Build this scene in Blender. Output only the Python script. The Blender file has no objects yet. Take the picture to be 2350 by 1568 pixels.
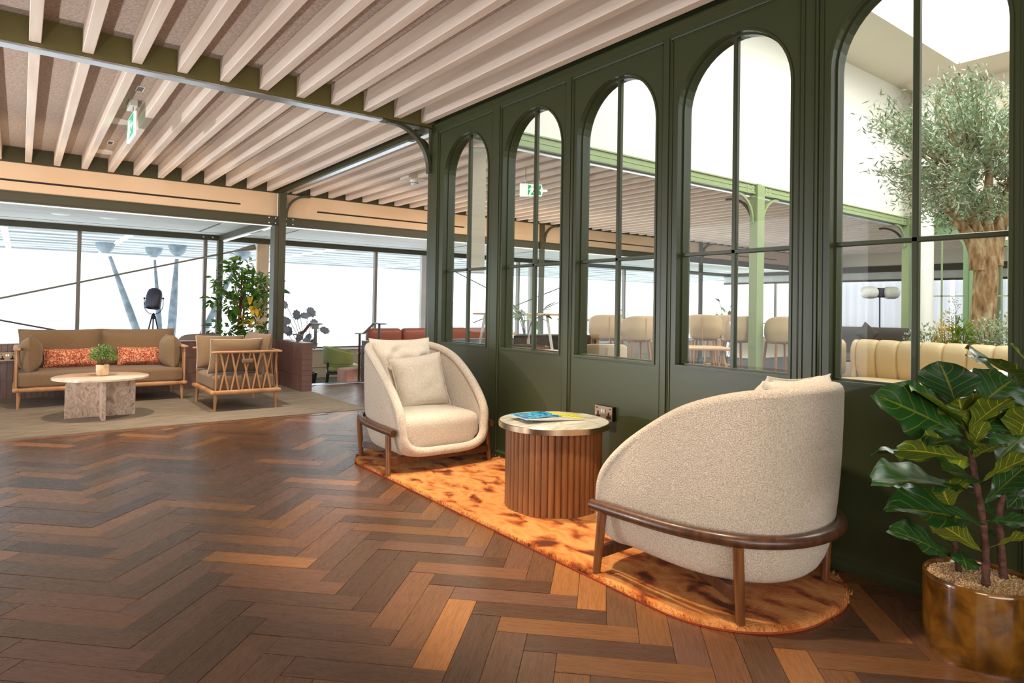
import bpy, bmesh, math, random
from math import sin, cos, pi, radians, sqrt, hypot
from mathutils import Vector, Matrix, noise as mn

C = bpy.context.scene.collection
SC = bpy.context.scene
# ------------------------------------------------------------------ camera, world, lamps, exposure
FPX, PCY = 1495.9, 683.8            # focal length and principal point row for the 2350x1568 frame
RT = Vector((0.7983007, -0.60202245, 0.01688079))
UP = Vector((-0.02286924, -0.00229261, 0.99973584))
FW = Vector((0.60182471, 0.79847587, 0.01559799))
CAM = Vector((0, 0, 1.1))
cd = bpy.data.cameras.new('camera'); cam = bpy.data.objects.new('camera', cd); C.objects.link(cam)
cd.sensor_fit = 'HORIZONTAL'; cd.sensor_width = 36; cd.lens = FPX * 36 / 2350
cd.shift_y = (PCY - 784) / 2350; cd.clip_start = 0.05; cd.clip_end = 300
m = Matrix((RT, UP, -FW)).transposed().to_4x4(); m.translation = CAM; cam.matrix_world = m
SC.camera = cam
w = bpy.data.worlds.new('overcast'); SC.world = w; w.use_nodes = True
bg = w.node_tree.nodes['Background']; bg.inputs[0].default_value = (0.93, 0.965, 1.0, 1); bg.inputs[1].default_value = 2.3
SC.view_settings.view_transform = 'Standard'; SC.view_settings.look = 'None'
SC.view_settings.exposure = 0.4; SC.view_settings.gamma = 1; SC.view_settings.use_curve_mapping = False
SC.cycles.use_denoising = True
SC.cycles.max_bounces = 8; SC.cycles.diffuse_bounces = 4; SC.cycles.glossy_bounces = 3
SC.cycles.transmission_bounces = 4; SC.cycles.transparent_max_bounces = 16
SC.cycles.sample_clamp_indirect = 8; SC.cycles.caustics_reflective = False; SC.cycles.caustics_refractive = False

def lamp(kind, name, loc, target, power, color=(1, 1, 1), size=0.1, size_y=None, angle=60, blend=0.6):
    l = bpy.data.lights.new(name, kind); l.energy = power; l.color = color
    o = bpy.data.objects.new(name, l); C.objects.link(o); o.location = loc
    if kind == 'AREA':
        l.shape = 'RECTANGLE'; l.size = size; l.size_y = size_y or size
    else:
        l.shadow_soft_size = size
    if kind == 'SPOT':
        l.spot_size = radians(angle); l.spot_blend = blend
    o.rotation_euler = (Vector(target) - Vector(loc)).to_track_quat('-Z', 'Y').to_euler()
    return o
WARM = (1.0, 0.80, 0.58); SOFT = (1.0, 0.91, 0.80)
lamp('AREA', 'near_room_light', (-2.4, -1.2, 2.6), (1.7, 2.0, 0.4), 95, (1.0, .87, .73), 2.0, 1.6)  # unseen soft lamp added to brighten the near seats
lamp('SPOT', 'floor_uplighter', (-1.3, 6.2, 0.12), (-0.2, 6.4, 2.8), 170, (1, .97, .93), 0.012, angle=150, blend=0.9)  # added lamp without a fixture, stands in for light bounced up to the slats
lamp('SPOT', 'floor_uplighter', (-1.4, 3.2, 0.12), (0.0, 3.4, 2.8), 80, (1, .96, .92), 0.012, angle=150, blend=0.9)  # second added upward fill, for the slats nearer the camera
lamp('SPOT', 'side_window_light', (-4.5, 7.0, 0.9), (-0.6, 5.5, 2.2), 380, (.95, .97, 1), 0.015, angle=115, blend=0.9)  # added lamp at the left opening, lifts the ceiling
lamp('AREA', 'rear_window_light', (-0.6, -3.3, 0.9), (-0.2, 2.0, 2.8), 130, (1, .98, .95), 5.0, 1.6)  # unseen fill added behind the camera, no window there
lamp('SPOT', 'rug_downlight', (1.75, 2.95, 2.66), (2.1, 2.75, 0), 260, WARM, 0.05, angle=62, blend=0.5)
lamp('SPOT', 'rug_downlight', (1.55, 1.75, 2.66), (2.05, 1.75, 0.3), 150, WARM, 0.05, angle=55, blend=0.6)
lamp('SPOT', 'seat_downlight', (1.9, 3.6, 2.66), (2.25, 4.05, 0.4), 120, SOFT, 0.05, angle=60, blend=0.6)
lamp('SPOT', 'lounge_downlight', (0.6, 6.6, 2.66), (0.6, 7.4, 0.2), 170, WARM, 0.06, angle=95, blend=0.7)
lamp('SPOT', 'lounge_downlight', (1.7, 6.4, 2.66), (1.9, 7.3, 0.2), 130, SOFT, 0.06, angle=85, blend=0.7)
lamp('AREA', 'fascia_wash_light', (0.4, 8.0, 1.9), (0.4, 9.3, 2.6), 13, WARM, 4.5, 0.2)
lamp('AREA', 'fascia_wash_light', (5.6, 8.0, 1.9), (5.6, 9.3, 2.6), 13, WARM, 4.5, 0.2)
lamp('AREA', 'skylight_glow', (9.0, 1.4, 5.9), (9.0, 1.4, 0), 300, (1, .97, .92), 4.0, 4.0)
lamp('AREA', 'dining_light', (7.5, 7.2, 2.6), (7.5, 7.2, 0), 90, SOFT, 6.0, 2.5)
lamp('AREA', 'window_daylight', (9.5, 8.9, 0.15), (9.5, 7.6, 2.75), 150, (.95, .97, 1), 9.0, 1.6)  # added low fill aimed up at the dining slats, not a window

# ------------------------------------------------------------------ helpers
def at(px, py, d):
    """world point seen at photo pixel (px,py), d metres along the view axis"""
    return CAM + d * (FW + RT * ((px - 1175) / FPX) - UP * ((py - PCY) / FPX))

def lin(h):
    h = h.lstrip('#'); out = []
    for i in (0, 2, 4):
        c = int(h[i:i + 2], 16) / 255
        out.append(c / 12.92 if c <= .04045 else ((c + .055) / 1.055) ** 2.4)
    return (*out, 1)

class MB:
    def __init__(s): s.v = []; s.f = []; s.uv = {}
    def add(s, vs, fs):
        n = len(s.v); s.v += [tuple(q) for q in vs]; s.f += [tuple(i + n for i in q) for q in fs]; return s
    def box(s, x0, x1, y0, y1, z0, z1):
        return s.add([(x0, y0, z0), (x1, y0, z0), (x1, y1, z0), (x0, y1, z0), (x0, y0, z1), (x1, y0, z1), (x1, y1, z1), (x0, y1, z1)],
                     [(0, 3, 2, 1), (4, 5, 6, 7), (0, 1, 5, 4), (1, 2, 6, 5), (2, 3, 7, 6), (3, 0, 4, 7)])
    def prism(s, poly, axis, a, b):
        """poly: 2D points in the other two axes (x:(y,z) y:(x,z) z:(x,y))"""
        def P(p, t): return (t, p[0], p[1]) if axis == 'x' else (p[0], t, p[1]) if axis == 'y' else (p[0], p[1], t)
        n = len(poly)
        return s.add([P(p, a) for p in poly] + [P(p, b) for p in poly],
                     [tuple(range(n))[::-1], tuple(range(n, 2 * n))] + [(i, (i + 1) % n, n + (i + 1) % n, n + i) for i in range(n)])
    def grid(s, fn, nu, nv, cu=False, cv=False):
        """fn(u,v) on 0..1; cu/cv close the direction"""
        U = nu if cu else nu + 1; V = nv if cv else nv + 1
        vs = [fn(i / nu, j / nv) for i in range(U) for j in range(V)]
        fs = [(i * V + j, ((i + 1) % U) * V + j, ((i + 1) % U) * V + (j + 1) % V, i * V + (j + 1) % V) for i in range(nu) for j in range(nv)]
        return s.add(vs, fs)
    def tube(s, pts, r, seg=10, closed=False, caps=True, flat=1.0):
        pts = [Vector(p) for p in pts]; n = len(pts); rr = r if isinstance(r, (list, tuple)) else [r] * n
        ring = []; up = None
        for i, p in enumerate(pts):
            a = pts[(i - 1) % n] if closed or i > 0 else p; b = pts[(i + 1) % n] if closed or i < n - 1 else p
            t = (b - a).normalized()
            if up is None:
                up = Vector((0, 0, 1)) if abs(t.z) < .9 else Vector((0, 1, 0))
            x = t.cross(up)
            if x.length < 1e-5: x = t.orthogonal()
            x.normalize(); y = x.cross(t).normalized(); up = y
            ring.append([p + x * cos(2 * pi * k / seg) * rr[i] + y * sin(2 * pi * k / seg) * rr[i] * flat for k in range(seg)])
        vs = [q for rg in ring for q in rg]
        fs = [(i * seg + k, i * seg + (k + 1) % seg, ((i + 1) % n) * seg + (k + 1) % seg, ((i + 1) % n) * seg + k) for i in range(n if closed else n - 1) for k in range(seg)]
        if caps and not closed: fs += [tuple(range(seg))[::-1], tuple((n - 1) * seg + k for k in range(seg))]
        return s.add(vs, fs)
    def lathe(s, prof, seg=32, c=(0, 0, 0), caps=True):
        n = len(prof)
        vs = [(c[0] + r * cos(2 * pi * k / seg), c[1] + r * sin(2 * pi * k / seg), c[2] + z) for r, z in prof for k in range(seg)]
        fs = [(i * seg + k, i * seg + (k + 1) % seg, (i + 1) * seg + (k + 1) % seg, (i + 1) * seg + k) for i in range(n - 1) for k in range(seg)]
        if caps: fs += [tuple(range(seg))[::-1], tuple((n - 1) * seg + k for k in range(seg))]
        return s.add(vs, fs)
    def rbox(s, hx, hy, hz, r, n=8, c=(0, 0, 0), crown=0.0):
        """soft rounded box, half sizes, corner radius r, top/bottom crowned"""
        idx = {}; vs = []; fs = []
        def key(i, j, k):
            if (i, j, k) not in idx:
                q = Vector((-1 + 2 * i / n, -1 + 2 * j / n, -1 + 2 * k / n))
                q = Vector(tuple(math.copysign(abs(t) ** .7, t) for t in q))
                inn = Vector((hx - r, hy - r, hz - r)); p = Vector((q.x * hx, q.y * hy, q.z * hz))
                cl = Vector(tuple(max(-inn[a], min(inn[a], p[a])) for a in range(3))); d = p - cl
                if d.length > 1e-9: p = cl + d.normalized() * r
                p.z += math.copysign(1, p.z) * crown * (1 - q.x ** 2) * (1 - q.y ** 2) * (abs(q.z))
                idx[(i, j, k)] = len(vs); vs.append(p + Vector(c))
            return idx[(i, j, k)]
        for a in range(n):
            for b in range(n):
                for e in (0, n):
                    for q in (((a, b, e), (a + 1, b, e), (a + 1, b + 1, e), (a, b + 1, e)), ((a, e, b), (a + 1, e, b), (a + 1, e, b + 1), (a, e, b + 1)), ((e, a, b), (e, a + 1, b), (e, a + 1, b + 1), (e, a, b + 1))):
                        fs.append(tuple(key(*t) for t in q))
        return s.add(vs, fs)
    def xf(s, M, start=0):
        s.v = s.v[:start] + [tuple(M @ Vector(q)) for q in s.v[start:]]; return s
    def mesh(s, name, mat, smooth=True, recalc=True, ang=38):
        me = bpy.data.meshes.new(name); me.from_pydata(s.v, [], s.f)
        if recalc:
            bm = bmesh.new(); bm.from_mesh(me); bmesh.ops.recalc_face_normals(bm, faces=bm.faces); bm.to_mesh(me); bm.free()
        if mat: me.materials.append(mat)
        if smooth:
            me.shade_smooth()
            if ang: me.set_sharp_from_angle(angle=radians(ang))
        return me
    def build(s, name, mat, parent=None, smooth=True, bevel=0, recalc=True, ang=38, seg=2, loc=None):
        o = bpy.data.objects.new(name, s.mesh(name, mat, smooth, recalc, ang)); C.objects.link(o)
        if parent: o.parent = parent
        if loc: o.location = loc
        if bevel:
            b = o.modifiers.new('bevel', 'BEVEL'); b.width = bevel; b.segments = seg; b.limit_method = 'ANGLE'; b.harden_normals = False
        return o

def tag(o, label=None, cat=None, group=None, kind=None):
    if label: o['label'] = label
    if cat: o['category'] = cat
    if group: o['group'] = group
    if kind: o['kind'] = kind
    return o
def thing(name, label, cat, loc=(0, 0, 0), rz=0, group=None):
    o = bpy.data.objects.new(name, None); C.objects.link(o); o.location = loc; o.rotation_euler = (0, 0, rz)
    o.empty_display_size = .1
    return tag(o, label, cat, group)
def struct(name, loc=(0, 0, 0)):
    o = bpy.data.objects.new(name, None); C.objects.link(o); o.location = loc; o['kind'] = 'structure'; return o
def inst(src, parent, loc, rot=(0, 0, 0), scale=None, name=None):
    o = src.copy(); C.objects.link(o); o.parent = parent; o.location = loc; o.rotation_euler = rot
    if scale: o.scale = scale
    if name: o.name = name
    return o
def meshobj(name, me, parent, loc=(0, 0, 0), rot=(0, 0, 0), scale=None):
    o = bpy.data.objects.new(name, me); C.objects.link(o); o.parent = parent; o.location = loc; o.rotation_euler = rot
    if scale: o.scale = scale
    return o
def copy_tree(root, loc, rz, label, group=None):
    r = root.copy(); C.objects.link(r); r.location = loc; r.rotation_euler = (0, 0, rz); r['label'] = label
    if group: r['group'] = group
    for ch in list(root.children):
        c = ch.copy(); C.objects.link(c); c.parent = r
        for g in list(ch.children):
            d = g.copy(); C.objects.link(d); d.parent = c
    return r
def arc(cx, cy, r, a0, a1, n): return [(cx + r * cos(radians(a0 + (a1 - a0) * i / n)), cy + r * sin(radians(a0 + (a1 - a0) * i / n))) for i in range(n + 1)]
def catmull(P, n=8, closed=False):
    P = [Vector(p) for p in P]; out = []; N = len(P)
    for i in range(N if closed else N - 1):
        a = P[(i - 1) % N] if closed or i > 0 else P[i]; b = P[i]; c = P[(i + 1) % N]; d = P[(i + 2) % N] if closed or i < N - 2 else c
        for k in range(n):
            t = k / n
            out.append(.5 * ((2 * b) + (c - a) * t + (2 * a - 5 * b + 4 * c - d) * t * t + (3 * b - a - 3 * c + d) * t ** 3))
    if not closed: out.append(P[-1])
    return out

# ------------------------------------------------------------------ materials
def mat(name, col, rough=.5, metal=0, ramp=None, scale=5, stretch=(1, 1, 1), detail=4, distort=0, bump=0, bscale=60, bstretch=(1, 1, 1),
        coat=0, sheen=0, spec=.5, emit=None, coord='Object', wave=None, rrough=None, rand=0):
    M = bpy.data.materials.new(name); M.use_nodes = True; nt = M.node_tree; N = nt.nodes; L = nt.links; P = N['Principled BSDF']
    P.inputs['Base Color'].default_value = lin(col); P.inputs['Roughness'].default_value = rough; P.inputs['Metallic'].default_value = metal
    P.inputs['Specular IOR Level'].default_value = spec; P.inputs['Coat Weight'].default_value = coat; P.inputs['Sheen Weight'].default_value = sheen
    P.inputs['Coat Roughness'].default_value = .1
    if emit: P.inputs['Emission Color'].default_value = lin(emit[0]); P.inputs['Emission Strength'].default_value = emit[1]
    tc = N.new('ShaderNodeTexCoord').outputs[coord]
    if rand:
        oi = N.new('ShaderNodeObjectInfo'); ma = N.new('ShaderNodeVectorMath'); ma.operation = 'ADD'
        mu = N.new('ShaderNodeMath'); mu.operation = 'MULTIPLY'; mu.inputs[1].default_value = rand
        L.new(oi.outputs['Random'], mu.inputs[0]); L.new(tc, ma.inputs[0]); L.new(mu.outputs[0], ma.inputs[1]); tc = ma.outputs[0]
    def nz(sc, st, det, dis):
        mp = N.new('ShaderNodeMapping'); mp.inputs['Scale'].default_value = st; L.new(tc, mp.inputs[0])
        n = N.new('ShaderNodeTexNoise'); n.inputs['Scale'].default_value = sc; n.inputs['Detail'].default_value = det; n.inputs['Distortion'].default_value = dis
        L.new(mp.outputs[0], n.inputs['Vector']); return n
    if ramp:
        if wave:
            mp = N.new('ShaderNodeMapping'); mp.inputs['Scale'].default_value = stretch; mp.inputs['Rotation'].default_value = wave.get('rot', (0, 0, 0)); L.new(tc, mp.inputs[0])
            n = N.new('ShaderNodeTexWave'); n.inputs['Scale'].default_value = scale; n.inputs['Distortion'].default_value = wave.get('dist', 6); n.inputs['Detail'].default_value = detail
            n.inputs['Detail Scale'].default_value = wave.get('ds', 1.5); n.bands_direction = wave.get('dir', 'X'); L.new(mp.outputs[0], n.inputs['Vector'])
        else: n = nz(scale, stretch, detail, distort)
        r = N.new('ShaderNodeValToRGB'); els = r.color_ramp.elements
        for i, (p, c) in enumerate(ramp):
            e = els[i] if i < 2 else els.new(p)
            e.position = p; e.color = lin(c)
        L.new(n.outputs['Fac'], r.inputs[0]); L.new(r.outputs[0], P.inputs['Base Color'])
    if bump:
        b = nz(bscale, bstretch, 3, 0); bp = N.new('ShaderNodeBump'); bp.inputs['Strength'].default_value = bump; bp.inputs['Distance'].default_value = .01
        L.new(b.outputs['Fac'], bp.inputs['Height']); L.new(bp.outputs[0], P.inputs['Normal'])
    return M

def glass_mat(name, tint='ffffff', refl=1.0):
    M = bpy.data.materials.new(name); M.use_nodes = True; nt = M.node_tree; N = nt.nodes; L = nt.links
    N.remove(N['Principled BSDF']); out = N['Material Output']
    t = N.new('ShaderNodeBsdfTransparent'); t.inputs[0].default_value = lin(tint); g = N.new('ShaderNodeBsdfGlossy'); g.inputs['Roughness'].default_value = .01
    fr = N.new('ShaderNodeFresnel'); fr.inputs[0].default_value = 1.45
    mu = N.new('ShaderNodeMath'); mu.operation = 'MULTIPLY'; mu.inputs[1].default_value = refl; ge = N.new('ShaderNodeNewGeometry'); iv = N.new('ShaderNodeMath'); iv.operation = 'SUBTRACT'; iv.inputs[0].default_value = 1; L.new(ge.outputs['Backfacing'], iv.inputs[1])
    m2 = N.new('ShaderNodeMath'); m2.operation = 'MULTIPLY'; L.new(fr.outputs[0], m2.inputs[0]); L.new(iv.outputs[0], m2.inputs[1]); L.new(m2.outputs[0], mu.inputs[0])
    mx = N.new('ShaderNodeMixShader'); L.new(mu.outputs[0], mx.inputs[0]); L.new(t.outputs[0], mx.inputs[1]); L.new(g.outputs[0], mx.inputs[2]); L.new(mx.outputs[0], out.inputs[0])
    return M

def plank_mat():
    M = bpy.data.materials.new('smoked_oak'); M.use_nodes = True; nt = M.node_tree; N = nt.nodes; L = nt.links; P = N['Principled BSDF']
    uv = N.new('ShaderNodeUVMap'); uv.uv_map = 'UVMap'
    oi = N.new('ShaderNodeObjectInfo'); ge = N.new('ShaderNodeNewGeometry')
    ad = N.new('ShaderNodeMath'); ad.operation = 'ADD'; L.new(oi.outputs['Random'], ad.inputs[0]); L.new(ge.outputs['Random Per Island'], ad.inputs[1])
    fr = N.new('ShaderNodeMath'); fr.operation = 'FRACT'; L.new(ad.outputs[0], fr.inputs[0])
    mu = N.new('ShaderNodeMath'); mu.operation = 'MULTIPLY'; mu.inputs[1].default_value = 37; ge = N.new('ShaderNodeNewGeometry'); iv = N.new('ShaderNodeMath'); iv.operation = 'SUBTRACT'; iv.inputs[0].default_value = 1; L.new(ge.outputs['Backfacing'], iv.inputs[1])
    m2 = N.new('ShaderNodeMath'); m2.operation = 'MULTIPLY'; L.new(fr.outputs[0], m2.inputs[0]); L.new(iv.outputs[0], m2.inputs[1]); L.new(m2.outputs[0], mu.inputs[0])
    va = N.new('ShaderNodeVectorMath'); va.operation = 'ADD'; L.new(uv.outputs[0], va.inputs[0]); L.new(mu.outputs[0], va.inputs[1])
    mp = N.new('ShaderNodeMapping'); mp.inputs['Scale'].default_value = (2.4, 46, 1); L.new(va.outputs[0], mp.inputs[0])
    n = N.new('ShaderNodeTexNoise'); n.inputs['Scale'].default_value = 3; n.inputs['Detail'].default_value = 6; n.inputs['Distortion'].default_value = 1.4; L.new(mp.outputs[0], n.inputs['Vector'])
    base = N.new('ShaderNodeValToRGB'); cols = [(0, '50392b'), (.18, '624633'), (.36, '704d36'), (.52, '5c4231'), (.66, '755032'), (.8, '67493a'), (.91, '93633a'), (1, '523c30')]
    base.color_ramp.interpolation = 'CONSTANT'
    for i, (p, c) in enumerate(cols):
        e = base.color_ramp.elements[i] if i < 2 else base.color_ramp.elements.new(p)
        e.position = p; e.color = lin(c)
    L.new(fr.outputs[0], base.inputs[0])
    gr = N.new('ShaderNodeValToRGB'); gr.color_ramp.elements[0].position = .3; gr.color_ramp.elements[0].color = (.76, .74, .72, 1); gr.color_ramp.elements[1].position = .68; gr.color_ramp.elements[1].color = (1.18, 1.15, 1.1, 1)
    L.new(n.outputs['Fac'], gr.inputs[0])
    mx = N.new('ShaderNodeMix'); mx.data_type = 'RGBA'; mx.blend_type = 'MULTIPLY'; mx.inputs[0].default_value = .85
    L.new(base.outputs[0], mx.inputs[6]); L.new(gr.outputs[0], mx.inputs[7]); L.new(mx.outputs[2], P.inputs['Base Color'])
    P.inputs['Roughness'].default_value = .36; P.inputs['Specular IOR Level'].default_value = .5
    bp = N.new('ShaderNodeBump'); bp.inputs['Strength'].default_value = .12; bp.inputs['Distance'].default_value = .004; L.new(n.outputs['Fac'], bp.inputs['Height']); L.new(bp.outputs[0], P.inputs['Normal'])
    rr = N.new('ShaderNodeMapRange'); rr.inputs[3].default_value = .20; rr.inputs[4].default_value = .36; L.new(n.outputs['Fac'], rr.inputs[0]); L.new(rr.outputs[0], P.inputs['Roughness'])
    return M

def leaf_mat(name, top, top2, under, vein, rough=.35, veins=True):
    """u across (0..1, midrib at .5), v along the leaf; the underside is a paler colour"""
    M = bpy.data.materials.new(name); M.use_nodes = True; nt = M.node_tree; N = nt.nodes; L = nt.links; P = N['Principled BSDF']
    uv = N.new('ShaderNodeUVMap'); uv.uv_map = 'UVMap'; sp = N.new('ShaderNodeSeparateXYZ'); L.new(uv.outputs[0], sp.inputs[0])
    def math_(op, a, b=None):
        q = N.new('ShaderNodeMath'); q.operation = op
        for i, t in enumerate((a, b)):
            if t is None: continue
            if isinstance(t, (int, float)): q.inputs[i].default_value = t
            else: L.new(t, q.inputs[i])
        return q.outputs[0]
    au = math_('ABSOLUTE', math_('SUBTRACT', sp.outputs[0], .5))
    mid = math_('LESS_THAN', au, .02)
    fv = math_('FRACT', math_('SUBTRACT', math_('MULTIPLY', sp.outputs[1], 7), math_('MULTIPLY', au, 4)))
    sv = math_('LESS_THAN', fv, .09)
    vn = math_('MAXIMUM', mid, math_('MULTIPLY', sv, .75)) if veins else mid
    ge = N.new('ShaderNodeNewGeometry'); oi = N.new('ShaderNodeObjectInfo')
    rnd = math_('FRACT', math_('ADD', oi.outputs['Random'], ge.outputs['Random Per Island']))
    def mix(f, a, b):
        q = N.new('ShaderNodeMix'); q.data_type = 'RGBA'; L.new(f, q.inputs[0])
        for i, t in ((6, a), (7, b)):
            if isinstance(t, str): q.inputs[i].default_value = lin(t)
            else: L.new(t, q.inputs[i])
        return q.outputs[2]
    tcol = mix(math_('MULTIPLY', vn, .28), mix(rnd, top, top2), vein); ucol = mix(vn, under, vein)
    col = mix(ge.outputs['Backfacing'], tcol, ucol); L.new(col, P.inputs['Base Color'])
    P.inputs['Roughness'].default_value = rough
    if veins:
        bp = N.new('ShaderNodeBump'); bp.inputs['Strength'].default_value = .5; bp.inputs['Distance'].default_value = .004; L.new(fv, bp.inputs['Height']); L.new(bp.outputs[0], P.inputs['Normal'])
    P.inputs['Subsurface Weight'].default_value = 0
    return M

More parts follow.
